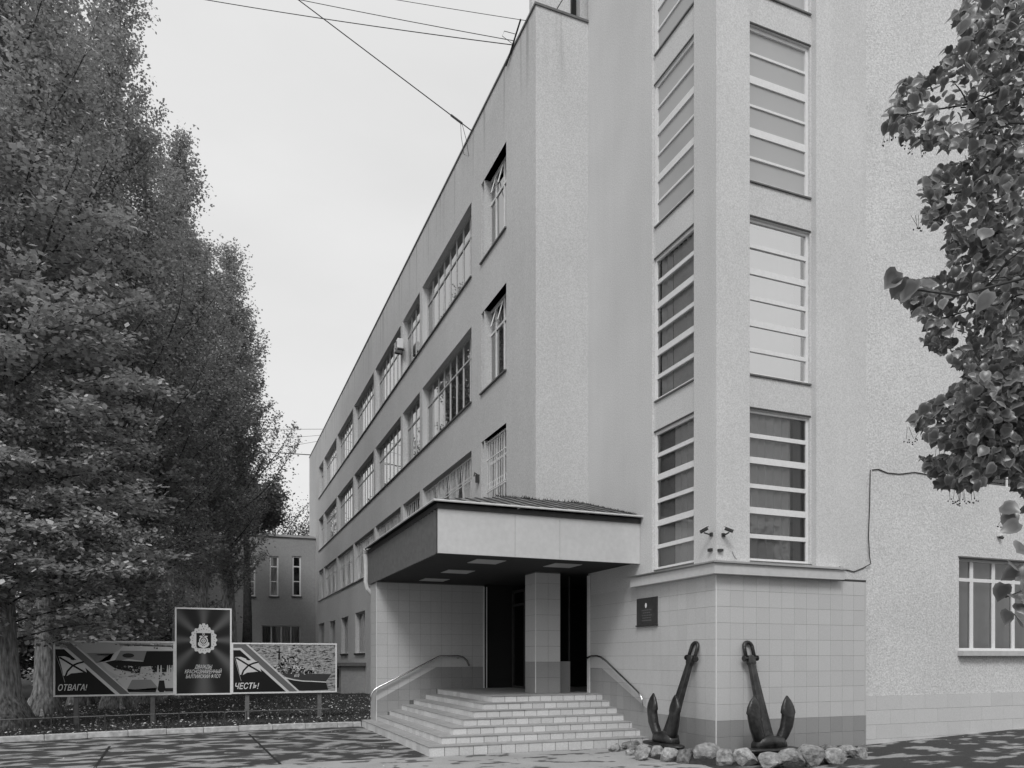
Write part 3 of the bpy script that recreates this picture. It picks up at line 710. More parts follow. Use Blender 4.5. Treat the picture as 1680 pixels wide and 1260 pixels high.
# dark strip under gutter, gutter
MB().box((XC-.02,YC-.03,ZFA+.002),(XT-.004,YC+.1,ZFA+.09)).box((XC-.02,YC+.1,ZFA+.002),(XC+.1,Y2,ZFA+.09)).build('eaves_board','dark_metal',PO)
MB().tube([(XC-.09,Y2+.02,ZFA+.125),(XC-.09,YC-.10,ZFA+.125),(XT-.004,YC-.10,ZFA+.125)],.022,6).build('gutter','gutter',PO)
MB().tube([(XC-.06,Y2+.0,ZFA+.1),(XC-.06,Y2+.08,ZFA+.0),(XC-.04,Y2+.1,ZFA-.3),(XC-.04,Y2+.1,ZB+.05),(XC,Y2+.1,ZB-.10),(XC+.12,Y2+.1,ZB-.22)],.065,10).build('downpipe','gutter',PO)
# roof deck + tiles on the two slopes
EX,EY,ZE,SL=XC-.1,YC-.12,ZFA+.10,.292
HL=YE-EY
mb=MB()
zt=ZE+SL*HL
mb.poly([(EX,EY,ZE),(XT-.004,EY,ZE),(XT-.004,YE-.004,zt),(EX+HL,YE-.004,zt)])
mb.poly([(EX,EY,ZE),(EX+HL,YE-.004,zt),(EX+HL,Y2,zt),(EX,Y2,ZE)])
mb.poly([(EX+HL,YE-.004,zt),(XF-.004,YE-.004,zt+.02),(XF-.004,Y2,zt+.02),(EX+HL,Y2,zt)])
mb.build('roof_deck','dark',PO)
lv=math.sqrt(1+SL*SL); v_=Vector((0,1,SL))/lv; n_=Vector((0,-SL,1)).normalized()
LS=HL*lv; wX=XT-.006-EX
tiles(PO,PO,(EX,EY,ZE+.004),(1,0,0),v_,n_,[([(0,0),(wX,0),(wX,LS),(HL,LS)],'roof_tile')],.29,.36,0,0,gap=.075,th=.03,name='roof_tile')
v2=Vector((1,0,SL))/lv; n2=Vector((-SL,0,1)).normalized(); LX=(XF-.01-EX)*lv; LY=Y2-EY
tiles(PO,PO,(EX,Y2,ZE+.004),(0,-1,0),v2,n2,[([(0,0),(LY,0),(LY-HL,LS),(0,LS)],'roof_tile')],.29,.36,0,0,gap=.075,th=.03,name='roof_tile')
k=1
while EX+.29*k<XT-.05:
    x=EX+.29*k; l=min(LS,(x-EX)*lv) if x-EX<HL else LS
    a=Vector((x-.03,EY+.07,ZE+.024)); MB().obox(a+n_*.0,Vector((1,0,0)),v_,n_,.05,l-.12,.045).build('roof_rib','dark_metal',PO); k+=1
# moss and weeds at the junction
n=700; v=np.zeros((n,3,3)); 
tt=np.clip(rng.choice([.05,.12,.3,.33,.6,.85,.9],n)+rng.normal(0,.06,n),0,1); x=EX+HL-.3+tt*(XT-EX-HL+.2); y=np.full(n,YE-.08)+rng.normal(0,.04,n)
sel=rng.random(n)<.45; s2=rng.random(n); x=np.where(sel,XT-.06+rng.normal(0,.02,n),x); y=np.where(sel,EY+.2+s2*(HL-.2),y)
zb_=ZE+SL*(y-EY)+.03; h=rng.uniform(.015,.09,n)**1.0*rng.random(n)*np.where(sel,.6,1.2); a=rng.uniform(0,6.28,n)
v[:,0,0]=x-np.cos(a)*.012; v[:,1,0]=x+np.cos(a)*.012; v[:,0,1]=y-np.sin(a)*.012; v[:,1,1]=y+np.sin(a)*.012; v[:,2,0]=x+rng.normal(0,.04,n); v[:,2,1]=y-np.abs(rng.normal(0,.04,n)); v[:,0,2]=v[:,1,2]=zb_; v[:,2,2]=zb_+h
mo=mesh_np('moss',v-np.array(wloc(PO)),3,'moss',PO); stuff(mo)
# side wall of the porch
MB().box((3.815,Y1+.003,0),(XF-.002,Y2-.003,ZB+.05)).build('side_wall','grout',PO)
A=onY(618,Y1,1149.4)[1]; KX,KZ=onY(716,Y1,1094.4); KX-=3.81; WX=XF-3.81
tiles(PO,PO,(3.81,Y1+.003,0),(1,0,0),(0,0,1),(0,-1,0),
   [([(0,0),(KX,0),(KX,KZ),(0,A)],'tile_dark'),([(KX,0),(WX,0),(WX,KZ),(KX,KZ)],'tile_dark'),
    ([(0,A),(KX,KZ),(KX,ZB),(0,ZB)],'tile_light'),([(KX,KZ),(WX,KZ),(WX,ZB),(KX,ZB)],'tile_light')],.2757,TS,0,KZ-9*TS,gap=.004,
    skip=lambda u,zt: zt<min(6,max(0,math.floor((u+3.81-3.52)/.307)))*.126+.17)
tiles(PO,PO,(3.815,Y2,0),(0,-1,0),(0,0,1),(-1,0,0),[([(0,0),(Y2-Y1,0),(Y2-Y1,ZB),(0,ZB)],'tile_light')],.35,TS,0,KZ-9*TS,gap=.004)
trim(PO,3.808,Y1-.006,.02,ZB); MB().box((XF-.03,Y1-.04,ZL),(XF,Y1-.01,ZB-.02)).box((XF+.05,Y1-.04,ZL),(XF+.07,Y1-.01,ZB-.02)).build('corner_trim','white_trim',PO)
# corner pillar
PX1=onY(919,YE); PY1=onX(862,XF)
MB().box((XF+.003,YE+.003,ZL),(PX1-.003,PY1-.003,ZB+.08)).build('pillar','grout',PO)
zp=ZL+.69
for (o_,u_,n_p,wd) in (((XF,YE+.003,0),(1,0,0),(0,-1,0),PX1-XF),((XF+.003,PY1,0),(0,-1,0),(-1,0,0),PY1-YE)):
    tiles(PO,PO,o_,u_,(0,0,1),n_p,[([(0,ZL),(wd,ZL),(wd,zp),(0,zp)],'tile_dark'),([(0,zp),(wd,zp),(wd,ZB),(0,ZB)],'tile_light')],wd/2,.345,0,ZL,gap=.005)
trim(PO,XF-.006,YE-.006,ZL+.01,ZB,.008)
# vestibule behind: walls, glazed doors
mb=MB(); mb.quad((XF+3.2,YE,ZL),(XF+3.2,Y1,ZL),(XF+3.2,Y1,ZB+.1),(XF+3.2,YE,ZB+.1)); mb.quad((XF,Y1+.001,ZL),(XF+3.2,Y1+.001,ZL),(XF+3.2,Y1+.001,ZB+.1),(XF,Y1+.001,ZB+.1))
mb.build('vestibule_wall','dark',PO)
XD=XF+.75
dr=MB()
for y in (PY1+.05,PY1+.95,PY1+1.85,Y1-.1): dr.box((XD,y-.035,ZL),(XD+.06,y+.035,ZB-.1))
for z in (ZL+.03,ZL+2.15,ZB-.14): dr.box((XD,PY1+.05,z-.03),(XD+.06,Y1-.1,z+.03))
do=dr.build('entrance_door','dark_metal',PO); MB().quad((XD+.03,PY1+.05,ZL),(XD+.03,PY1+.05,ZB-.1),(XD+.03,Y1-.1,ZB-.1),(XD+.03,Y1-.1,ZL)).build('pane','glass',do)
MB().box((PX1+.05,YE+.35,ZL),(PX1+.42,YE+.40,ZL+.7)).build('low_panel','tile_dark',PO)
MB().box((PX1+.05,YE+.38,ZL+.72),(PX1+.10,YE+.42,ZB)).box((PX1+.40,YE+.38,ZL+.72),(PX1+.43,YE+.42,ZB)).build('door_frame','dark_metal',PO)

# =================================================================== STEPS
ST=thing('entrance_steps','seven pale tiled entrance steps wrapping round the corner of the porch landing','steps',(5.5,14,0))
X0,Y0,T_,RZ,Z0=3.52,12.55,.307,.126,.173
for k in range(7):
    x,y=X0+k*T_,Y0+k*T_; zt=Z0+k*RZ; zb=0 if k==0 else Z0+(k-1)*RZ
    ye=Y1+.002 if k else Y1+.35
    mb=MB(); xr=XT-.004
    if k==0: mb.box((x+.01,y+.01,zb),(xr,Y1-.004,zt-.012)); mb.box((x+.01,Y1-.004,0),(3.80,Y1+.35,zt-.012))
    elif k<6: mb.box((x+.01,y+.01,zb-.011),(xr,Y1-.004,zt-.012))
    else: mb.box((x+.01,y+.01,zb-.011),(xr,YE-.004,zt-.012)); mb.box((x+.01,YE-.003,zb-.011),(XF+3.1,Y1-.004,zt-.012))
    so_=mb.build('step','joint_dark',ST)
    # tread slab
    w=T_+.02; tm=MB()
    if k<6:
        tm.box((x-.012,y-.012,zt-.0115),(xr,y+w,zt)); tm.box((x-.012,y+w+.002,zt-.0115),(x+w,Y1-.006,zt))
        if k==0: tm.box((x-.012,Y1-.005,zt-.0115),(3.79,Y1+.36,zt))
    else: tm.box((x-.012,y-.012,zt-.0115),(xr,YE-.006,zt)); tm.box((x-.012,YE-.005,zt-.0115),(XF+3.1,Y1-.006,zt))
    tm.build('tread','step_tread',so_)
    h=zt-zb-.014
    tiles(so_,ST,(x,y+.01,zb),(1,0,0),(0,0,1),(0,-1,0),[([(0,.001),(xr-x,.001),(xr-x,h),(0,h)],'step_tile')],.265,h+.02,0,-.004,gap=.011,th=.012)
    Ls=ye-y-.01
    tiles(so_,ST,(x+.01,ye,zb),(0,-1,0),(0,0,1),(-1,0,0),[([(0,.001),(Ls,.001),(Ls,h),(0,h)],'step_tile')],.265,h+.02,0,-.004,gap=.011,th=.012)
    MB().box((x-.013,y-.016,zt-.01),(x+.95+.15*math.sin(k*2),y-.0125,zt+.002)).build('nosing','alu',so_)
# handrails
def rail(px,plane,ax,label,off):
    P=[]
    for (x,y) in px:
        if ax=='Y': X,Z=onY(x,plane-off,y); P.append(Vector((X,plane-off,Z)))
        else: Y,Z=onX(x,plane-off,y); P.append(Vector((plane-off,Y,Z)))
    t=thing('handrail',label,'handrail',P[len(P)//2],'handrails beside the steps')
    MB().tube(P,.024,10).build('rail','steel',t,smooth=True)
    for i in (3,len(P)-4):
        p=P[i]; q=Vector((p.x,plane-.012,p.z-.06)) if ax=='Y' else Vector((plane-.012,p.y,p.z-.06))
        MB().tube([p,(p+q)/2+Vector((0,0,-.03)),q],.01,6).build('bracket','steel',t)
rail([(608.75,1150),(608.9,1141),(611,1136),(615,1131),(621,1127.5),(720.6,1076.9),(724,1076.3),(752,1076.2),(760,1078.5),(766,1084),(769.5,1092)],Y1,'Y','bright tubular steel handrail on the porch side wall, left of the steps',.09)
rail([(1053.8,1157),(1053.4,1147),(1050,1139),(1043.6,1132),(995,1084.7),(986,1078),(979,1076),(970.5,1076.3),(962,1080)],XT,'X','tubular steel handrail on the tiled tower wall, right of the steps',.09)

# =================================================================== ANCHORS AND STONE BED
bed=MB(); 
BP=[(7.25,12.3),(6.95,11.6),(6.9,10.9),(7.1,10.1),(7.6,9.7),(8.4,9.55),(9.3,9.6),(10.2,9.85),(10.95,10.15),(11.05,10.44),(7.9,10.44),(7.89,12.3)]
n_=len(BP); c_=(8.2,10.9)
bed.add([(x,y,-.03) for x,y in BP]+[(x*.86+c_[0]*.14,min(y*.9+c_[1]*.1,10.44),.12) for x,y in BP],[(i,(i+1)%n_,n_+(i+1)%n_,n_+i) for i in range(n_)]+[tuple(range(n_,2*n_))]); bo=bed.build('earth_bed','earth'); tag(bo,'low bed of dark earth under the two anchors at the tower corner','flower bed')
def loft(m_,secs,seg=10):
    b=len(m_.v)
    for (c,u,v,ru,rv) in secs:
        for k in range(seg):
            q=2*math.pi*k/seg; cx,sx=math.cos(q),math.sin(q)
            cx=math.copysign(abs(cx)**.6,cx); sx=math.copysign(abs(sx)**.6,sx)
            m_.v.append(tuple(c+u*(cx*ru)+v*(sx*rv)))
    for i in range(len(secs)-1):
        for k in range(seg): m_.f.append((b+i*seg+k,b+i*seg+(k+1)%seg,b+(i+1)*seg+(k+1)%seg,b+(i+1)*seg+k)); m_.m.append(0)
    m_.f.append(tuple(b+k for k in range(seg))[::-1]); m_.m.append(0); m_.f.append(tuple(b+(len(secs)-1)*seg+k for k in range(seg))); m_.m.append(0)
def anchor(base,u,nrm,top,label):
    """base: centre of crown; u: unit vector along the wall; nrm: away from wall; top: end of the shank"""
    t=thing('anchor',label,'anchor',base,'anchors leaning on the tower base'); z=Vector((0,0,1)); base=Vector(base); top=Vector(top)
    ax=(top-base).normalized(); w=ax.cross(nrm).normalized(); v=w.cross(ax).normalized()
    m_=MB(); L=(top-base).length
    loft(m_,[(base+ax*.05,w,v,.125,.10),(base+ax*.30,w,v,.105,.085),(base+ax*(L*.6),w,v,.08,.06),(base+ax*(L-.12),w,v,.062,.05),(base+ax*(L-.08),w,v,.085,.055),(base+ax*L,w,v,.085,.055),(base+ax*(L+.05),w,v,.05,.05)],8)
    m_.build('shank','anchor_paint',t,bevel=.006)
    m_=MB(); m_.tube([top-w*.13,top+w*.13],.036,10); m_.tube([top-w*.145,top-w*.12],.05,10).tube([top+w*.12,top+w*.145],.05,10); m_.build('pin','anchor_paint',t)
    P=[top-w*.085-ax*.02]+[top+ax*(.20)+w*(-.085*math.cos(q))+ax*(.085*math.sin(q)) for q in [k*math.pi/8 for k in range(9)]]+[top+w*.085-ax*.02]
    MB().tube(P,[.032]*len(P),10).build('shackle','anchor_paint',t,smooth=True)
    m_=MB(); loft(m_,[(base-u*.30+z*.06,nrm,z,.09,.06),(base-u*.22+z*.10,nrm,z,.13,.11),(base+z*.12,nrm,z,.15,.12),(base+u*.22+z*.10,nrm,z,.13,.11),(base+u*.30+z*.06,nrm,z,.09,.06)],10); m_.build('crown','anchor_paint',t,smooth=True)
    m_=MB(); loft(m_,[(base-u*.55+nrm*.05-z*.0,nrm,z,.03,.02),(base-u*.46+nrm*.05,nrm,z,.13,.035),(base-u*.2+nrm*.03,nrm,z,.17,.04),(base-z*.01,nrm,z,.2,.045),(base+u*.2+nrm*.03,nrm,z,.17,.04),(base+u*.46+nrm*.05,nrm,z,.13,.035),(base+u*.55+nrm*.05,nrm,z,.03,.02)],12); m_.build('base_plate','anchor_paint',t,smooth=True)
    for s in (-1,1):
        m_=MB(); d=nrm*.05
        S_l=[(base+u*s*.14+z*.06,.10,.085),(base+u*s*.24+d*.6+z*.20,.095,.075),(base+u*s*.31+d+z*.36,.105,.07),(base+u*s*.345+d+z*.52,.115,.06),
             (base+u*s*.35+d+z*.575,.120,.055),(base+u*s*.35+d*.9+z*.60,.145,.05),(base+u*s*.35+d*.8+z*.70,.125,.04),(base+u*s*.345+d*.7+z*.80,.075,.028),(base+u*s*.34+d*.6+z*.88,.012,.01)]
        loft(m_,[(c,u,nrm,a,b) for c,a,b in S_l],10); m_.build('fluke','anchor_paint',t,smooth=True)
        c=base+u*s*.345+nrm*.115+z*.52; MB().tube([c-nrm*.03,c],.035,10).build('boss','alu',t) if False else None
bx=onY(1262,9.93); tx,tz=onY(1230,10.36,1080)
anchor((bx,9.93,.2),Vector((1,0,0)),Vector((0,-1,0)),(tx,10.34,tz),'black ship anchor leaning on the tiled tower front, right of the corner')
by=onX(1092,7.38); ty,tz=onX(1134,7.80,1080)
anchor((7.38,by,.2),Vector((0,1,0)),Vector((-1,0,0)),(7.80,ty,tz),'black ship anchor leaning on the tiled side wall beside the steps')
# border stones
SG=thing('stone_border','border of rough grey field stones round the anchor bed','stone border',(8.5,9.8,0))
def rock(x,y,z,sx,sy,sz,seed):
    r=random.Random(seed); bm=bmesh.new(); bmesh.ops.create_icosphere(bm,subdivisions=3,radius=1)
    pl=[(Vector((r.gauss(0,1),r.gauss(0,1),r.gauss(0,.8))).normalized(),r.uniform(.58,.9)) for _ in range(13)]
    ph=[r.uniform(0,6) for _ in range(6)]
    for v in bm.verts:
        for n,dd in pl:
            e=v.co.dot(n)-dd
            if e>0: v.co-=n*e*.96
        c=v.co; v.co*=1+.05*math.sin(3*c.x+ph[0])*math.sin(4*c.y+ph[1])+.035*math.sin(9*c.z+ph[2])*math.sin(8*c.x+ph[3])+.02*math.sin(17*c.y+ph[4])
    an=r.uniform(0,6.28)
    for v in bm.verts:
        c=v.co; X=c.x*sx; Y=c.y*sy; v.co=Vector((X*math.cos(an*.15)-Y*math.sin(an*.15),X*math.sin(an*.15)+Y*math.cos(an*.15),c.z*sz))
    for f in bm.faces: f.smooth=False
    me=bpy.data.meshes.new('stone'); bm.to_mesh(me); bm.free(); me.materials.append(M['rock'])
    o=bpy.data.objects.new('stone',me); COL.objects.link(o); o.parent=SG; o.location=Vector((x,y,z))-wloc(SG)
ST_=[(130,775,60,28),(22,800,32,20),(130,822,32,22),(210,832,50,50),(300,822,50,40),(370,842,58,48),(470,848,50,55),(600,838,88,62),(715,862,60,50),(850,862,78,52),(1005,880,72,45),(1145,868,80,55),(1258,858,84,62),(1400,862,74,48),(1480,838,52,38),(1562,848,48,36),(1150,815,42,24),(762,818,34,26),(505,800,26,24),(1315,805,54,30),(735,800,20,14),(930,850,40,25),(1090,835,36,24),(395,800,40,22)]
rs_=random.Random(9); base_=list(ST_)
for (cx,cy,w_,h_) in base_[:16]:
    ST_.append((cx+w_*.62+rs_.uniform(-8,8),cy-rs_.uniform(6,26),rs_.uniform(26,44),rs_.uniform(20,32)))
    if rs_.random()<.6: ST_.append((cx+rs_.uniform(-30,30),cy+h_*.35+rs_.uniform(0,8),rs_.uniform(10,20),rs_.uniform(8,14)))
for i,(cx,cy,w_,h_) in enumerate(ST_):
    px,py=1000+cx/3.818,1020+(cy+h_*.7)/3.818
    g=onZ(px,py,.0); g.z=gz(g.x,g.y)
    if g.y>10.2 and g.x>7.95: g.y=10.2
    s=(w_/3.818)/F*12.2*1.32; hh=max(.08,h_/3.818/F*12.2*1.3)
    rock(g.x,g.y,g.z+hh*.62,s,s*.85,hh,i+3)

# =================================================================== LAWN FURNITURE: billboard, low fence
BY_=20.5; XL=onY(88.6,BY_); XM0=onY(287,BY_); XM1=onY(380,BY_); XR=onY(551.7,BY_)
ZB0=.80; ZB1=onY(88.6,BY_,1051.5)[1]; ZB2=onY(287,BY_,997)[1]
BB=thing('billboard','navy display board of three framed posters on grey posts across the lawn','billboard',((XL+XR)/2,BY_,.1))
for px in (125,250.5,405.5,524):
    x=onY(px,BY_+.05); MB().box((x-.05,BY_+.02,.05),(x+.05,BY_+.10,ZB0+.9)).build('post','post',BB)
def board(x0,x1,z0,z1,m_):
    p=MB().box((x0,BY_-.02,z0),(x1,BY_+.015,z1)).build('panel',m_,BB)
    f=MB(); e=.028
    f.box((x0-.01,BY_-.035,z0-.01),(x1+.01,BY_-.005,z0+e)).box((x0-.01,BY_-.035,z1-e),(x1+.01,BY_-.005,z1+.01)).box((x0-.01,BY_-.035,z0+e),(x0+e,BY_-.005,z1-e)).box((x1-e,BY_-.035,z0+e),(x1+.01,BY_-.005,z1-e))
    f.build('frame','white_trim',p); return p
M['rays']=mat('rays',.02,.5,spec=.3); t=M['rays'].node_tree; nn=t.nodes; p=nn['Principled BSDF']
CXm=(XM0+XM1)/2; CZm=ZB0+(ZB2-ZB0)*(1190-480)/1125
geo=nn.new('ShaderNodeNewGeometry'); sp=nn.new('ShaderNodeSeparateXYZ'); t.links.new(geo.outputs['Position'],sp.inputs[0])
def M2(op,a,b=None,cl=False):
    q=nn.new('ShaderNodeMath'); q.operation=op; q.use_clamp=cl
    for i,x in enumerate((a,b)):
        if x is None: continue
        if isinstance(x,(int,float)): q.inputs[i].default_value=x
        else: t.links.new(x,q.inputs[i])
    return q.outputs[0]
dx=M2('SUBTRACT',sp.outputs[0],CXm); dz=M2('SUBTRACT',sp.outputs[2],CZm); an=M2('ARCTAN2',dx,dz)
r8=M2('COSINE',M2('MULTIPLY',an,8)); w_=M2('MULTIPLY',M2('POWER',M2('MULTIPLY_ADD',r8,.5) if False else M2('MULTIPLY',M2('ADD',r8,1),.5),2.2),.085)
t.links.new(M2('ADD',w_,.012),p.inputs['Base Color'])
pl=board(XL,XM0-.01,ZB0,ZB1,mg(.40)); pm=board(XM0+.01,XM1-.01,ZB0-.01,ZB2,'rays'); pr=board(XM1+.01,XR,ZB0,ZB1-.02,mg(.36))
class Art:
    def __init__(s,parent,x0,x1,z0,z1,cx0,cy0,cx1,cy1):
        s.p=parent; s.g=(x0,x1,z0,z1,cx0,cy0,cx1,cy1)
    def P(s,c,layer):
        x0,x1,z0,z1,cx0,cy0,cx1,cy1=s.g
        u=(c[0]-cx0)/(cx1-cx0); v=(cy1-c[1])/(cy1-cy0); e=.03
        x=min(max(x0+(x1-x0)*u,x0+e),x1-e); z=min(max(z0+(z1-z0)*v,z0+e),z1-e)
        return (x,BY_-.0205-.0006*layer,z)
    def poly(s,pts,v,layer,name='print'):
        MB().poly([s.P(c,layer) for c in pts]).build(name,mg(v),s.p)
    def many(s,lst,layer,name):
        for v in sorted({x[1] for x in lst}):
            m_=MB()
            for pts,vv in lst:
                if vv==v: m_.poly([s.P(c,layer) for c in pts])
            q_=m_.build(name,mg(v),s.p)
            if len(m_.f)>3: q_['kind']='stuff'
    def stroke(s,pts,w,v,layer,name='print'):
        m_=MB(); P=[Vector((a,b,0)) for a,b in pts]; L=[];R_=[]
        for i,q in enumerate(P):
            d=(P[min(i+1,len(P)-1)]-P[max(0,i-1)]).normalized(); k=Vector((-d.y,d.x,0))*w/2; L.append(q+k); R_.append(q-k)
        for i in range(len(P)-1): m_.poly([s.P(c,layer) for c in (L[i],L[i+1],R_[i+1],R_[i])])
        m_.build(name,mg(v),s.p)
    def text(s,body,xa,xb,yt,yb,v,layer):
        cu=bpy.data.curves.new('text','FONT'); cu.body=body; cu.shear=.28; cu.offset=.014 if len(body)<8 and body!='ДВАЖДЫ' else .004; cu.size=1; cu.align_x='LEFT'; cu.resolution_u=3
        o=bpy.data.objects.new('text',cu); COL.objects.link(o); dg=bpy.context.evaluated_depsgraph_get(); dg.update()
        me=bpy.data.meshes.new_from_object(o.evaluated_get(dg)); bpy.data.objects.remove(o)
        n=len(me.vertices); a=np.zeros(n*3); me.vertices.foreach_get('co',a); a=a.reshape(-1,3)
        mn,mx=a[:,0].min(),a[:,0].max(); my,My=0,.72
        out=np.zeros_like(a)
        for i in range(n):
            cx=xa+(xb-xa)*(a[i,0]-mn)/(mx-mn); cy=yb-(yb-yt)*(a[i,1]-my)/(My-my); out[i]=s.P((cx,cy),layer)
        L=wloc(s.p); out-=np.array(L); me.vertices.foreach_set('co',out.reshape(-1)); me.materials.clear(); me.materials.append(mg(v)); me.update()
        q=bpy.data.objects.new('lettering',me); COL.objects.link(q); q.parent=s.p
def flagart(A,ox,oy,k=1.0):
    f=lambda L:[(ox+a*k,oy+b*k) for a,b in L]
    A.poly(f([(85,555),(140,553),(190,572),(215,586),(250,590),(312,600),(325,650),(345,712),(300,705),(235,712),(200,715),(155,742),(128,735),(118,680)]),.62,3,'flag')
    A.stroke(f([(92,563),(150,598),(215,640),(280,678),(345,718)]),17*k,.015,4,'flag_cross')
    A.stroke(f([(145,748),(165,695),(215,640),(262,620),(315,606)]),17*k,.015,4,'flag_cross')
    A.poly(f([(190,572),(232,580),(222,592),(196,585)]),.015,4,'flag_fold')
    A.stroke(f([(54,530),(100,650),(142,800)]),4,.4,3,'flag_pole')
A=Art(pl,XL,XM0-.01,ZB0,ZB1,42,410,1188,930)
A.poly([(42,410),(1188,410),(1188,930),(42,930)],.42,1,'print_ground')
A.many([([(340,522),(600,522),(560,590),(430,620),(400,580)],.22),([(430,535),(590,530),(585,545),(440,546)],.08),
   ([(440,622),(520,560),(640,500),(700,440),(1180,455),(1180,495),(910,500),(880,600),(600,605),(500,610)],.55),
   ([(640,430),(1180,440),(1180,462),(660,450)],.2)],2,'print_ship')
A.many([([(600,605),(660,500),(910,500),(885,600),(740,580)],.24),([(500,612),(610,590),(880,606),(912,502),(1178,502),(1178,705),(820,715),(690,690),(560,660)],.012)],3,'print_ship')
A.many([([(735+57*math.cos(q),546+22*math.sin(q)) for q in [k*math.pi/8 for k in range(16)]],.03),([(485,620),(515,610),(640,690),(790,725),(780,755),(640,740),(540,690)],.5),
   ([(620,770),(700,745),(1178,715),(1178,905),(740,910)],.5)],4,'print_ship')
r_=random.Random(5); L=[]
for _ in range(150):
    x=r_.uniform(590,1175); y=r_.uniform(640,780) if r_.random()<.8 else r_.uniform(420,470); w=r_.uniform(4,22); h=r_.uniform(3,14); L.append(([(x,y),(x+w,y-2),(x+w,y+h),(x,y+h)],r_.choice([.02,.1,.3,.6])))
A.many(L,5,'print_detail')
A.many([([(725,870),(770,780),(955,780),(1020,855),(1010,880),(740,885)],.24),([(725,868),(800,875),(1015,860),(1000,905),(735,900)],.02),([(830,772),(850,700),(855,655),(955,650),(970,700),(1000,772)],.45),([(1020,880),(1035,790),(1085,790),(1100,885),(1080,905),(1040,905)],.02),([(1095,865),(1178,865),(1178,900),(1095,900)],.03)],6,'print_vehicle')
L=[]
for x in (1015,1045,1110,1130,1155): L+= [([(x,700),(x+6,640),(x+14,640),(x+18,700),(x+12,790),(x+2,790)],.5)]
for _ in range(60):
    x=r_.uniform(760,1010); y=r_.uniform(650,775); L.append(([(x,y),(x+r_.uniform(5,18),y),(x+r_.uniform(5,18),y+7),(x,y+6)],r_.choice([.02,.15,.6])))
A.many(L,7,'print_detail')
A.poly([(42,484),(135,486),(612,930),(42,930)],.012,8,'print_triangle')
A.many([([(42,462),(150,462),(655,930),(612,930),(135,487),(42,487)],.6),([(190,412),(212,412),(760,930),(748,930)],.6)],9,'print_stripe')
A.poly([(42,412),(192,412),(748,930),(655,930),(150,463),(42,463)],.14,9,'print_band')
class AL(Art):
    pass
A2=Art(pl,*A.g); A2.P=lambda c,layer,f=A.P:f(c,layer+8)
flagart(A2,0,0); A2.text('ОТВАГА!',80,348,818,876,.7,5)
B=Art(pr,XM1+.01,XR,ZB0,ZB1-.02,383,352,1460,868)
B.poly([(383,352),(1460,352),(1460,868),(383,868)],.36,1,'print_ground')
L=[]
for _ in range(3900):
    x=r_.uniform(520,1450); y=r_.uniform(360,860); w=r_.uniform(8,40); L.append(([(x,y),(x+w,y-3),(x+w*1.1,y+2),(x+4,y+4)],r_.choice([.29,.33,.40,.45])))
B.many(L,2,'print_sea')
B.many([([(935,712),(1100,744),(1345,758),(1372,845),(1100,850),(1020,850)],.02),([(865,640),(1000,662),(1200,672),(1405,676),(1372,722),(1345,757),(1100,742),(930,705),(880,670)],.05)],3,'print_hull')
B.stroke([(915,712),(1010,735),(1100,748),(1200,752),(1350,762)],9,.7,4,'print_wake')
L=[([(845,520),(852,380),(858,378),(868,520)],.02),([(835,440),(880,440),(878,450),(835,450)],.02)]
for _ in range(330):
    x=r_.uniform(775,1260) if r_.random()<.5 else r_.gauss(960,90); top=655-170*math.exp(-((x-930)/130)**2)-25
    if x<770 or x>1410: continue
    y=r_.uniform(top,655+ (x-900)*.03); w=r_.uniform(5,26); h=r_.uniform(4,20); L.append(([(x,y),(x+w,y),(x+w*.9,y+h),(x,y+h)],r_.choice([.02,.05,.2,.55,.7])))
for x in range(1200,1410,14): L.append(([(x,648+(x-1200)*.05),(x+6,648),(x+6,672),(x,672)],.5))
B.many(L,5,'print_superstructure')
B.many([([(c[0]+14*math.cos(q),c[1]+16*math.sin(q)) for q in [k*math.pi/6 for k in range(12)]],.5) for c in ((960,412),(1210,618),(1030,520),(1012,600))],6,'print_dome')
B.text('610',1012,1064,670,704,.6,6)
B2=Art(pr,*B.g); B2.P=lambda c,layer,f=B.P:f(c,layer+8)
B2.poly([(383,424),(462,424),(925,868),(383,868)],.012,0,'print_triangle')
B2.many([([(383,400),(472,402),(962,868),(925,868),(462,425),(383,425)],.6),([(515,354),(540,354),(1070,868),(1045,868)],.6)],1,'print_stripe')
B2.poly([(383,354),(517,354),(1045,868),(962,868),(472,402),(383,402)],.14,1,'print_band')
flagart(B2,383-42*1.0-10,-60,1.0); B2.text('ЧЕСТЬ!',414,652,760,822,.7,5)
Cc=Art(pm,XM0+.01,XM1-.01,ZB0-.01,ZB2,60,65,785,1190)
cx,cy=421,478
wre=[]
for k in range(120):
    q=2*math.pi*k/120; rr=172+9*math.sin(q*17); wre.append((cx+rr*math.sin(q),cy-rr*1.02*math.cos(q)))
Cc.poly(wre,.62,1,'emblem_wreath')
Cc.many([([(cx+135*math.sin(q),cy-130*math.cos(q)),(cx+(150)*math.sin(q+.05),cy-150*math.cos(q+.05)),(cx+138*math.sin(q+.09),cy-138*math.cos(q+.09))],.12) for q in [k*2*math.pi/26 for k in range(26)]],2,'emblem_leaves')
Cc.poly([(360,300),(372,270),(400,285),(408,262),(440,262),(446,285),(475,270),(485,300),(460,340),(385,340)],.66,2,'emblem_crown')
Cc.many([([(400,300),(412,290),(408,312)],.05),([(446,300),(434,290),(438,312)],.05),([(415,325),(430,325),(422,340)],.05)],3,'emblem_detail')
Cc.poly([(328,388),(520,388),(520,560),(508,584),(430,590),(340,584),(328,560)],.012,3,'emblem_shield')
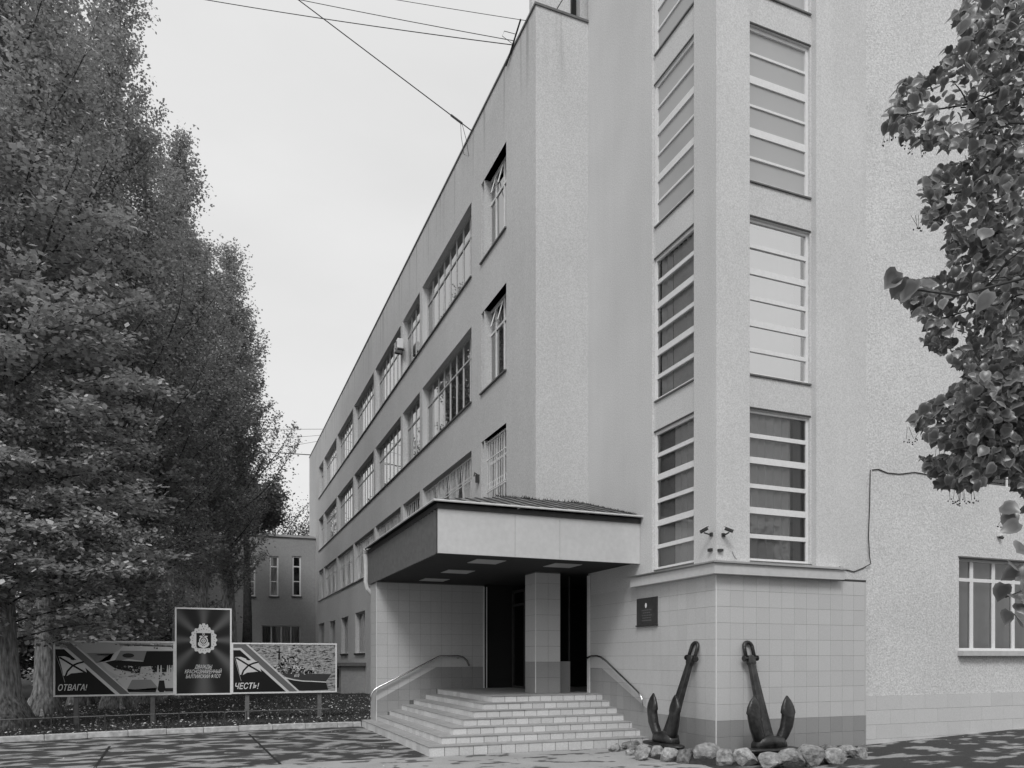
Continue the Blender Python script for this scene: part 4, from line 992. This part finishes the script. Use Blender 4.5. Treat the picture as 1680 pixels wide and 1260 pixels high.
def ringp(x,y,r0,r1,n=28):
    return [([(x+r0*math.cos(a),y+r0*math.sin(a)),(x+r1*math.cos(a),y+r1*math.sin(a)),(x+r1*math.cos(b),y+r1*math.sin(b)),(x+r0*math.cos(b),y+r0*math.sin(b))],.62) for a,b in [(2*math.pi*k/n,2*math.pi*(k+1)/n) for k in range(n)]]
Cc.many(ringp(421,402,9,16)+ringp(421,488,42,58)+ringp(421,488,16,30)+[([(414,415),(428,415),(428,560),(414,560)],.62),([(370,424),(474,424),(474,438),(370,438)],.62),
  ([(348,515),(362,505),(380,535),(421,560),(421,590),(370,565),(350,545)],.62),([(496,515),(482,505),(464,535),(421,560),(421,590),(474,565),(494,545)],.62)],4,'emblem_anchor')
Cc.text('ДВАЖДЫ',306,536,803,850,.7,4); Cc.text('КРАСНОЗНАМЁННЫЙ',180,660,866,914,.7,4); Cc.text('БАЛТИЙСКИЙ ФЛОТ',193,650,930,976,.7,4)

FE=thing('low_fence','knee high thin metal lawn fence behind the kerb','fence',(0,18.7,.1))
def fpt(s): p=kpt(s); return Vector((p.x,p.y+.5,.1))
ss=[-.95+.065*i for i in range(31)]; ss=[s for s in ss if s<=1.0]
mt_=MB().tube([fpt(s)+Vector((0,0,.33)) for s in ss],.011,5); mt_.build('rail','post',FE)
MB().tube([fpt(s)+Vector((0,0,.06)) for s in ss],.008,5).build('rail','dark_metal',FE)
for i,s in enumerate(ss):
    p=fpt(s); MB().box((p.x-.012,p.y-.012,.0),(p.x+.012,p.y+.012,.44)).build('post','dark_metal',FE)
    if i<len(ss)-1:
        m_=MB()
        for j in range(1,4): q=fpt(s+.065*j/4); m_.tube([q+Vector((0,0,-.03)),q+Vector((0,0,.33))],.004,4)
        m_.build('bars','dark_metal',FE)

# =================================================================== FAR WING
FW=thing('low_wing','low dark plastered wing with narrow tall windows beyond the lawn','building',(2,52,0))
YF=51.7; ZF_=onY(517,YF,884)[1]
ops=[]; 
for pa,pb in ((479.5,494),(442,457),(403.5,419),(368,381)):
    x0,x1=onY(pa,YF),onY(pb,YF); ops.append((x0,x1,onY(pa,YF,978)[1],onY(pa,YF,912)[1]))
x0,x1=onY(429,YF),onY(493,YF); ops.append((x0,x1,2.0,onY(429,YF,1026)[1]))
mb=MB(); wall(mb,'Y',YF,-9,XF-.003,0,ZF_,ops,.18); mb.quad((-9,YF,0),(-9,YF+12,0),(-9,YF+12,ZF_),(-9,YF,ZF_)); mb.quad((-9,YF,ZF_),(XF,YF,ZF_),(XF,YF+12,ZF_),(-9,YF+12,ZF_)); mb.quad((-9,YF+12,0),(XF,YF+12,0),(XF,YF+12,ZF_),(-9,YF+12,ZF_))
mb.build('wall','far_plaster',FW); MB().box((-9.05,YF-.1,ZF_+.003),(XF-.003,YF+.4,ZF_+.14)).build('parapet_cap','alu',FW)
for i,(a,b,z0,z1) in enumerate(ops):
    if i<4: window(FW,'Y',YF+.08,a,b,z0,z1,[],[(z0+(z1-z0)*.74,.04),(z0+(z1-z0)*.37,.03)],fw=.1,fm='frame_white',curt=[(a,b,z0,z1,'curtain_light',.1)] if i==1 else None,gm='glass_bright' if i==1 else 'glass',panes=False)
    else: window(FW,'Y',YF+.08,a,b,z0,z1,[a+(b-a)*k/4 for k in (1,2,3)],[],fw=.06,mw=.09,fm='frame_grey',curt=[(a,b,z0,z1,'curtain',.1)],panes=False)
    MB().box((a-.05,YF-.08,z0-.08),(b+.05,YF+.1,z0-.003)).build('sill','dark_metal',FW)
MB().box((-8,YF+3,0),(XF-.2,YF+3.1,ZF_-.2)).build('room_interior','room',FW)

# =================================================================== TREES
def leaves_np(P,size,k=4,flat=.8):
    n=len(P); nrm=rng.normal(size=(n,3)); nrm[:,2]=np.abs(nrm[:,2])*1.0+flat; nrm/=np.linalg.norm(nrm,axis=1)[:,None]
    a=rng.normal(size=(n,3)); a-=nrm*(a*nrm).sum(1)[:,None]; a/=np.linalg.norm(a,axis=1)[:,None]; b=np.cross(nrm,a)
    s=size*rng.uniform(.65,1.25,n)[:,None]
    v=np.stack([P-a*s*.6,P+b*s*.42,P+a*s*.6,P-b*s*.42],1); return v
def curve_branch(base,az,out,up,L,n=8,curl=.6):
    P=[np.array(base,float)]; d=np.array([math.cos(az)*out,math.sin(az)*out,up]); d/=np.linalg.norm(d)
    for i in range(n):
        d=d+np.array([0,0,curl/n])+rng.normal(0,.05,3); d/=np.linalg.norm(d); P.append(P[-1]+d*L/n)
    return P
def poplar(name,H,Rm,nb,per,lsize,seed,z0=2.2,leaf='poplar_leaf',trunk_r=.36,loc=(0,0,0),label='',cat='tree',group=None,sprays=0):
    global rng; rng=np.random.default_rng(seed); random.seed(seed)
    t=thing(name,label,cat,loc,group)
    tr=[]; rr=[]
    for i in range(15):
        z=H*.93*(i/14)**1.25; tr.append((.12*math.sin(z*.35+seed),.12*math.cos(z*.3+seed)-.12,z)); rr.append(max(.03,trunk_r*(1-.9*(z/(H*.93)))**.9*(1+.9*math.exp(-z/.35))))
    L0=Vector(loc)
    tm=MB(); tm.tube([L0+Vector(p) for p in tr],rr,14)
    for q in range(6):
        a=q*1.05+seed; tm.tube([L0+Vector((.25*math.cos(a)*1,.25*math.sin(a),.45)),L0+Vector((.55*math.cos(a),.55*math.sin(a),.12)),L0+Vector((.95*math.cos(a),.95*math.sin(a),-.02))],[.16,.11,.04],7)
    tm.build('trunk','bark',t,smooth=True)
    bm_=MB(); pts=[]
    def tx(z):
        return np.array([.12*math.sin(z*.35+seed),.12*math.cos(z*.3+seed)-.12,z])
    for i in range(nb):
        u=(i+rng.random())/nb; z=z0+(H*.95-z0)*u**.9; az=rng.uniform(0,2*math.pi)
        prof=max(.12,min(1,(H-z)/(H*.62)))*min(1,.42+.58*(z-z0)/4.5)
        L=Rm*1.5*prof*rng.uniform(.5,1.4); 
        P=curve_branch(tx(z),az,1,.75 if z>4 else .35,L,8,.75)
        if i%2==0: bm_.tube([L0+Vector(p) for p in P],[max(.008,.05*prof*(1-j/9)) for j in range(9)],4)
        P=np.array(P); m_=int(per*prof**1.1*rng.uniform(.7,1.3))+60
        tt=rng.random(m_)**.75*8; i0=np.minimum(tt.astype(int),7); fr=(tt-i0)[:,None]; c=P[i0]*(1-fr)+P[i0+1]*fr
        w=.13+.32*np.sin(np.clip(tt/8,0,1)*np.pi)**.8
        # small side shoots give the crown its clumps
        ns=14; so=rng.normal(size=(ns,3)); so[:,2]=so[:,2]*.8+.4; so/=np.linalg.norm(so,axis=1)[:,None]; sid=rng.integers(0,ns,m_); sl=rng.random(m_)[:,None]*w[:,None]*2.0
        pts.append(c+so[sid]*sl+rng.normal(size=(m_,3))*.05)
    for i in range(sprays):
        az=rng.uniform(-2.6,.3); z=rng.uniform(2.6,7.5); P=np.array(curve_branch(tx(z),az,1,.15,rng.uniform(2.2,3.6),8,-.35)); m_=420
        bm_.tube([L0+Vector(p) for p in P],[.03*(1-j/9)+.004 for j in range(9)],4)
        tt=rng.random(m_)**.6*8; i0=np.minimum(tt.astype(int),7); fr=(tt-i0)[:,None]; c=P[i0]*(1-fr)+P[i0+1]*fr
        pts.append(c+rng.normal(size=(m_,3))*np.array([.16,.16,.09]))
    bm_.build('branches','bark_dark',t)
    pts=np.concatenate(pts)
    stuff(mesh_np('foliage',leaves_np(pts,lsize),4,leaf,t))
    if sprays>10:
        sp_=[]; tw_=MB()
        for i in range(125):
            az=rng.uniform(-2.9,.5); z=1.9+10.5*rng.random()**1.3; P=np.array(curve_branch(tx(z)+np.array([math.cos(az),math.sin(az),0])*rng.uniform(.3,1.2),az,1,.45,rng.uniform(1.6,2.9),8,-.5)); m_=230
            tw_.tube([L0+Vector(p) for p in P],[.018*(1-j/9)+.003 for j in range(9)],4)
            tt=rng.random(m_)**.7*8; i0=np.minimum(tt.astype(int),7); fr=(tt-i0)[:,None]; c=P[i0]*(1-fr)+P[i0+1]*fr
            sp_.append(c+rng.normal(size=(m_,3))*np.array([.2,.2,.07]))
        tw_.build('shoots','bark_dark',t); stuff(mesh_np('shoot_foliage',leaves_np(np.concatenate(sp_),.125,flat=1.3),4,'shoot_leaf',t))
    return t
def copy_tree(o,loc,rz,sc,label,group=None):
    c=o.copy(); COL.objects.link(c); c.location=loc; c.rotation_euler=(0,0,rz); c.scale=sc; c['label']=label
    if group: c['group']=group
    for ch in o.children:
        d=ch.copy(); COL.objects.link(d); d.parent=c
        if ch.name.startswith('trunk') and 'poplar' in o.name: d.scale=(.72,.72,1)
    return c
GP='poplars along the lawn'
T1=poplar('poplar_tree',23,2.9,140,850,.085,3,z0=2.6,loc=(-4.4,20.4,.05),label='nearest poplar at the left edge with a thick pale flared trunk',group=GP,trunk_r=.42,sprays=26)
T2=poplar('poplar_tree',22,2.9,135,760,.10,8,z0=4.4,loc=(.85,38.4,.05),label='farthest tall poplar, last before the low wing',group=GP,trunk_r=.36,sprays=0)
copy_tree(T1,(-4.45,24.6,.05),2.1,(.9,.9,1.0),'second poplar from the left edge, its trunk just left of the display board',GP)
copy_tree(T1,(-2.6,26.9,.05),3.9,(1,1,1.08),'poplar behind the left poster of the display board',GP)
copy_tree(T2,(-1.3,32.8,.05),1.3,(1.05,1.05,1.06),'poplar behind the middle emblem poster of the display board',GP)
copy_tree(T2,(-.25,35.8,.05),3.3,(1.0,1.0,.95),'poplar next to last in the row, crowded between its neighbours',GP)
copy_tree(T1,(-1.95,29.8,.05),5.0,(.95,.95,.93),'slim poplar between the ones behind the left poster and the emblem poster',GP)
copy_tree(T2,(-4.0,29.8,.05),4.4,(1,1,1.1),'poplar deep in the shade between the second and third trunks',GP)
copy_tree(T2,(-8.6,24.5,.05),2.7,(1,1,1),'poplar of the rear row, partly cut by the left edge of the photo',GP)
copy_tree(T2,(-4.2,40,.05),5.2,(1,1,1),'rear poplar in the gap behind the left poster',GP)
for i,(x,y,lb) in enumerate([(-5,47,'poplar far back, mirrored in the near windows of the long wall'),(-9,52,'poplar far back beyond the low wing corner'),(-10.5,60,'tallest poplar beyond the low wing, hidden by the row'),(-10,67,'last poplar beyond the low wing, hidden by the row')]):
    copy_tree(T2,(x,y,.05),i*1.9,(1.25,1.25,1.2),lb,GP)
# broad-leaved trees: also stand behind the camera and are mirrored in the glass
def roundtree(name,H,R,nb,per,ls,seed,loc,label,cat='tree',group=None,leaf='maple_leaf',z0=1.2,density=1):
    global rng; rng=np.random.default_rng(seed)
    t=thing(name,label,cat,loc,group); L0=Vector(loc)
    MB().tube([L0+Vector((0,0,-.05)),L0+Vector((.05,0,H*.25)),L0+Vector((0,.1,H*.6))],[H*.022,H*.016,H*.008],10).build('trunk','bark_dark',t,smooth=True)
    bm_=MB(); pts=[]
    for i in range(nb):
        az=rng.uniform(0,2*math.pi); el=rng.uniform(-.1,1.0); z=z0+(H*.55-z0)*rng.random()
        P=np.array(curve_branch((0,0,z),az,math.cos(el),math.sin(el)+.25,R*rng.uniform(.7,1.1),8,.15))
        P[:,2]=np.minimum(P[:,2],H)
        bm_.tube([L0+Vector(p) for p in P],[.05*(1-j/9)+.006 for j in range(9)],4)
        m_=int(per*density); tt=(.25+.75*rng.random(m_))*8; i0=np.minimum(tt.astype(int),7); fr=(tt-i0)[:,None]; c=P[i0]*(1-fr)+P[i0+1]*fr
        so=rng.normal(size=(9,3)); so/=np.linalg.norm(so,axis=1)[:,None]; sid=rng.integers(0,9,m_)
        pts.append(c+so[sid]*rng.random(m_)[:,None]*R*.22+rng.normal(size=(m_,3))*.12)
    bm_.build('branches','bark_dark',t); pts=np.concatenate(pts)
    stuff(mesh_np('foliage',leaves_np(pts,ls),4,leaf,t)); return t
R1=roundtree('maple_tree',16,2.9,70,430,.17,21,(2.0,46.2,0),'broad maple reaching over the low wing roof with one long bough',z0=10)
R2=roundtree('shrub',4.6,2.3,60,420,.12,33,(-7.5,33,0),'dense dark shrub behind the second poplar trunk',cat='shrub',group='shrubs under the poplars',z0=.3)
for i,(x,y,s,lb) in enumerate([(-11,36,1.3,'wide dark shrub at the left edge behind the poplars'),(-3.4,36,.95,'dark shrub filling the gap behind the left poster'),(-6,44,1.5,'tall shrub far behind the left poster'),(-14,46,1.9,'largest shrub in the background at the far left'),(-1,45.5,1.2,'shrub in front of the low wing wall')]):
    copy_tree(R2,(x,y,0),i*1.7,(s,s,s),lb,'shrubs under the poplars')
R3=roundtree('bare_tree',20,7,60,190,.17,44,(5.0,68,0),'thin open tree showing above the low wing roof',leaf='far_leaf',z0=7)
copy_tree(R3,(-.5,72,0),2.2,(1,1,1.05),'second thin tree above the low wing, left of the other')
# maples across the yard; unseen hedge trees added to keep low sky off the porch
for i,(x,y,s) in enumerate([(-16,-24,1.5),(-5,-27,1.6),(6,-25,1.45),(17,-28,1.6),(28,-24,1.5),(-26,-14,1.5)]):
    copy_tree(R2,(x*1.15+4,y*1.12,0),i*1.1,(3.2,3.2,2.6+.25*(i%3)),['tall hedge tree across the yard, second from its left end','tall hedge tree across the yard directly behind the viewer','tall hedge tree across the yard facing the tower corner','tall hedge tree across the yard facing the white wing window','tall hedge tree across the yard at its right end','tall hedge tree across the yard at its left end'][i],'hedge trees across the yard')
    copy_tree(R1,(x,y,-2.5*s),i*1.3,(s*1.3,s*1.3,s*.8),['maple across the yard, second from its left end','maple across the yard directly behind the viewer','maple across the yard facing the tower corner','maple across the yard facing the white wing window','maple across the yard at its right end','maple across the yard at its left end'][i],'maples across the yard')

# ------------------------------------------------------------------ linden at the right edge
rng=np.random.default_rng(5); random.seed(5)
LT=Vector((8.3,3.0,0)); LI=thing('linden_tree','large linden hanging over the right edge in front of the tower','tree',LT)
MB().tube([LT+Vector(p) for p in ((0,0,-.05),(.02,0,.25),(.05,.03,1.2),(0,.1,3),(-.1,.2,5),(-.2,.3,7.5),(-.2,.3,10))],[.42,.27,.22,.19,.15,.1,.04],14).build('trunk','bark_dark',LI,smooth=True)
OUT=[(1562,-60),(1575,10),(1568,30),(1582,70),(1545,86),(1540,110),(1520,125),(1492,130),(1472,145),(1466,165),(1458,185),(1454,205),(1470,222),(1500,238),(1530,245),(1560,250),(1590,238),(1597,262),(1560,272),(1540,280),(1520,295),(1508,318),(1518,345),(1515,362),(1535,372),(1552,380),(1550,410),(1558,430),(1540,452),(1520,460),(1488,462),(1466,470),(1470,490),(1490,500),(1500,520),(1520,530),(1530,545),(1512,560),(1525,575),(1560,590),(1570,605),(1590,600),(1585,625),(1555,645),(1520,665),(1500,682),(1498,705),(1515,722),(1545,735),(1570,742),(1575,750),(1545,752),(1510,752),(1522,775),(1535,795),(1560,808),(1590,805),(1620,795),(1640,770),(1665,780),(1680,840),(1720,900),(1800,900),(2100,850),(2200,-60)]
def inside(x,y,poly):
    c=False; j=len(poly)-1
    for i in range(len(poly)):
        xi,yi=poly[i]; xj,yj=poly[j]
        if (yi>y)!=(yj>y) and x<(xj-xi)*(y-yi)/(yj-yi)+xi: c=not c
        j=i
    return c
def leafmesh(name,k,sd):
    r=random.Random(sd); w=.42*k; 
    outline=[(0,0),(.26,-.08),(.46,.12),(.5,.38),(.38,.68),(.16,.92),(0,1.12),(-.16,.9),(-.38,.66),(-.5,.36),(-.45,.1),(-.24,-.08)]
    inn=[(0,.12),(.22,.2),(.26,.42),(0,.8),(-.26,.42),(-.22,.2)]
    V=[(x,y,-.22*abs(x)**1.4*(1 if r.random()<.5 else .6)-.12*y*y+r.uniform(-.015,.015)) for x,y in outline]+[(x,y,.04+.05*abs(x)-.12*y*y) for x,y in inn]+[(0,.45,-.02)]
    n=12; Fs=[(0,1,13,12),(1,2,13),(2,3,14,13),(3,4,14),(4,5,15,14),(5,6,15),(6,7,15),(7,8,16,15),(8,9,16),(9,10,17,16),(10,11,17),(11,0,12,17),(12,13,18),(13,14,18),(14,15,18),(15,16,18),(16,17,18),(17,12,18)]
    rim=[1]*12+[.15]*6+[.25]
    return V,Fs,rim
LM=[leafmesh('leaf',1,i) for i in range(4)]
LMe=[]
for V,Fs,rim in LM:
    me=bpy.data.meshes.new('leaf'); me.from_pydata(V,[],Fs); me.materials.append(M['linden_leaf']); a=me.attributes.new('rim','FLOAT','POINT'); a.data.foreach_set('value',rim)
    me.polygons.foreach_set('use_smooth',[True]*len(me.polygons)); LMe.append(me)
tips=[]; pos=[]
def add_leaf(P,size,pz=None):
    # blades hang: stalk end up, tip down and a bit outwards
    d=Vector((random.gauss(-.25,.5),random.gauss(-.1,.5),-random.uniform(.25,1.0))).normalized()
    n=Vector((random.gauss(-.2,.55),random.gauss(-.45,.5),random.uniform(.2,1))); n=(n-d*n.dot(d)).normalized()
    x=d.cross(n).normalized(); Mx=Matrix((( x.x,d.x,n.x,P.x),(x.y,d.y,n.y,P.y),(x.z,d.z,n.z,P.z),(0,0,0,1)))@Matrix.Scale(size,4)
    pos.append((size,P,Mx))
cl=[]
for _ in range(420):
    for _k in range(40):
        x=random.uniform(1454,1730) if random.random()<.62 else random.uniform(1700,2180); y=random.uniform(-60,890)
        if inside(x,y,OUT): break
    dp=random.uniform(4.3,6.2)+ (.4 if x>1750 else 0)
    cl.append((x,y,dp))
for _ in range(420): cl.append((random.uniform(1585,1700),random.uniform(610,790),random.uniform(4.4,6.2)))
for _ in range(200): cl.append((random.uniform(1600,1700),random.uniform(0,610),random.uniform(4.6,6.2)))
# clusters along the rim of the boughs
for i in range(len(OUT)-8):
    (a,b),(c,d)=OUT[i],OUT[i+1]
    for t_ in (.1,.6): cl.append((a+(c-a)*t_+7,b+(d-b)*t_,random.uniform(4.6,5.8)))
for (x,y,dp) in cl:
    n=9 if x<1720 else 6
    for _ in range(n):
        for _k in range(8):
            X=x+random.gauss(0,20); Yy=y+random.gauss(0,16)
            if inside(X,Yy,OUT): break
        else: continue
        add_leaf(at(X,Yy-6,dp+random.gauss(0,.12)),random.uniform(.038,.074))
for _ in range(8):      # nearer sprays with larger blades
    for _k in range(30):
        x=random.uniform(1480,1720); y=random.uniform(430,560) if random.random()<.6 else random.uniform(80,430)
        if inside(x,y,OUT): break
    if y<430 and x<1590: continue
    add_leaf(at(x,y-14,random.uniform(3.3,3.9)),random.uniform(.065,.09))
for (x,y,dp,s) in ((1472,455,3.2,.085),(1479,466,3.2,.08),(1500,470,3.2,.09),(1512,480,3.4,.08),(1530,470,3.5,.08),(1655,932,3.4,.068),(1668,945,3.4,.07),(1648,968,3.5,.08),(1660,985,3.4,.07),(1672,1000,3.4,.07),(1655,1012,3.4,.068),(1676,960,3.3,.078),(1668,1024,3.4,.08),(1680,985,3.4,.078),(1690,940,3.4,.078),(1645,838,3.6,.08),(1660,850,3.6,.08),(1672,868,3.5,.08),(1680,905,3.4,.09)):
    add_leaf(at(x,y-10,dp),s)
def pix(P):
    d=P.x*S_+P.y*C_; r=P.x*C_-P.y*S_; return 840+F*r/d, HZ-F*(P.z-CH)/d, d
vis=[];hid=[]
for it in pos:
    x,y,d=pix(it[1]); (vis if x<1700 and -30<y<1260 else hid).append((it[0]/d,it))
vis.sort(key=lambda q:-q[0]); top=vis[:300]; rest=vis[300:]+hid
for i,(s,(sz,P,Mx)) in enumerate(top):
    o=bpy.data.objects.new('leaf',LMe[i%4]); COL.objects.link(o); o.parent=LI; o.matrix_local=Matrix.Translation(-LT)@Mx
VV=[];FF=[];RR=[]
for i,(s,(sz,P,Mx)) in enumerate(rest):
    V,Fs,rim=LM[i%4]; b=len(VV); VV+=[tuple(Mx@Vector(v)-LT) for v in V]; FF+=[tuple(b+k for k in f) for f in Fs]; RR+=rim
me=bpy.data.meshes.new('foliage'); me.from_pydata(VV,[],FF); me.materials.append(M['linden_leaf']); a=me.attributes.new('rim','FLOAT','POINT'); a.data.foreach_set('value',RR); me.polygons.foreach_set('use_smooth',[True]*len(me.polygons))
o=bpy.data.objects.new('foliage',me); COL.objects.link(o); o.parent=LI; stuff(o)
tw=MB()
ends=[(1475,190,5),(1560,40,5.2),(1530,320,5),(1478,472,3.4),(1520,530,5),(1510,690,5.2),(1535,780,5.1),(1650,980,3.5),(1600,620,4.6),(1600,200,4.4),(1640,400,4.8),(1620,760,5)]
for (x,y,d) in ends:
    e=at(x,y,d); b=LT+Vector((-.1,.2,e.z*.85+.6)); 
    mids=[b.lerp(e,q)+Vector((random.gauss(0,.08),random.gauss(0,.08),.45*math.sin(q*math.pi)+random.gauss(0,.05))) for q in (.15,.3,.45,.6,.75,.88)]
    tw.tube([b]+mids+[e],[.05,.038,.028,.02,.014,.009,.006,.003],6)
    for _ in range(26):
        q=random.uniform(.35,.9); a=b.lerp(e,q)+Vector((0,0,.45*math.sin(q*math.pi))); c=a+Vector((random.gauss(.05,.16),random.gauss(0,.2),random.gauss(-.05,.12))); cx_,cy_,_d=pix(c)
        if inside(cx_-12,cy_,OUT): tw.tube([a,(a+c)/2+Vector((0,0,.02)),c],[.006,.004,.002],4)
tw.build('branches','bark_dark',LI)
sd=MB()   # hanging seed stalks
for (x,y) in ((1462,225),(1485,232),(1510,245),(1508,365),(1550,552),(1500,712),(1560,812),(1575,815),(1590,812),(1645,850),(1540,745)):
    for _ in range(3):
        a=at(x+random.gauss(0,8),y-12,4.9); b=a+Vector((random.gauss(0,.02),random.gauss(0,.02),-.08)); sd.tube([a,b],.0015,3)
        for s in range(3):
            c=b+Vector((random.gauss(0,.015),random.gauss(0,.015),random.gauss(-.01,.008))); sd.tube([c-Vector((0,0,.004)),c+Vector((0,0,.004))],.004,5)
stuff(sd.build('seed_stalks','bark_dark',LI))

# =================================================================== OVERHEAD WIRES
def wire(p0,p1,sag,r,label):
    p0,p1=Vector(p0),Vector(p1); m_=MB()
    m_.tube([p0.lerp(p1,k/16)+Vector((0,0,-sag*4*(k/16)*(1-k/16))) for k in range(17)],r,4); o=m_.build('overhead_wire','cable'); tag(o,label,'wire','overhead wires'); return o
def roofp(px): Y=onX(px,XF); return Vector((XF-.02,Y,ZR+.02))
a=roofp(775); wire(a,at(175,-238,22),.0,.014,'thickest wire dropping steeply to the parapet above the ribbon windows')
fi=MB(); d=(at(175,-238,22)-a).normalized(); fi.tube([a+d*.35,a+d*.75],.03,6); fi.tube([a+d*.35+Vector((0,0,0)),a+d*.2+Vector((0,.0,-.35)),a+d*.1+Vector((0,0,-.75)),a+d*.28+Vector((0,0,-.8)),a+d*.38+Vector((0,0,-.35)),a+d*.4],.008,4); o=fi.build('wire_clamp','dark_metal'); tag(o,'clamp with a hanging loop where the steep wire meets the parapet','clamp')
a=roofp(845); wire(a,at(100,-45,24),.12,.011,'lower of the two wires meeting at the parapet bracket'); wire(a+Vector((0,0,.1)),at(100,-88,24),.1,.009,'upper of the two wires meeting at the parapet bracket')
wire(roofp(865),at(100,-105,24),.1,.007,'faint thin wire highest in the sky beside the tower')
fi=MB(); fi.tube([roofp(833)+Vector((-.02,0,-.15)),roofp(857)+Vector((-.02,0,.25))],.02,5); fi.tube([roofp(845),roofp(845)+Vector((-.3,0,.12)),roofp(845)+Vector((-.25,0,.25)),roofp(847)+Vector((0,0,.2))],.008,4); o=fi.build('wire_bracket','dark_metal'); tag(o,'thin dark rod bracket holding two wires on the parapet','bracket')
e=Vector((XF-.05,54.0,15.9)); wire(e,at(300,733,45),.0,.03,'dark horizontal wire reaching the far corner of the roof')
wire(roofp(531),at(300,705,42),.0,.012,'uppermost thin wire behind the treetops at the far roof corner'); wire(roofp(526),at(300,722,42),.1,.010,'thin wire just above the dark one at the far roof corner'); wire(roofp(521),at(300,762,42),-.0,.010,'slanting thin wire near the far roof corner')
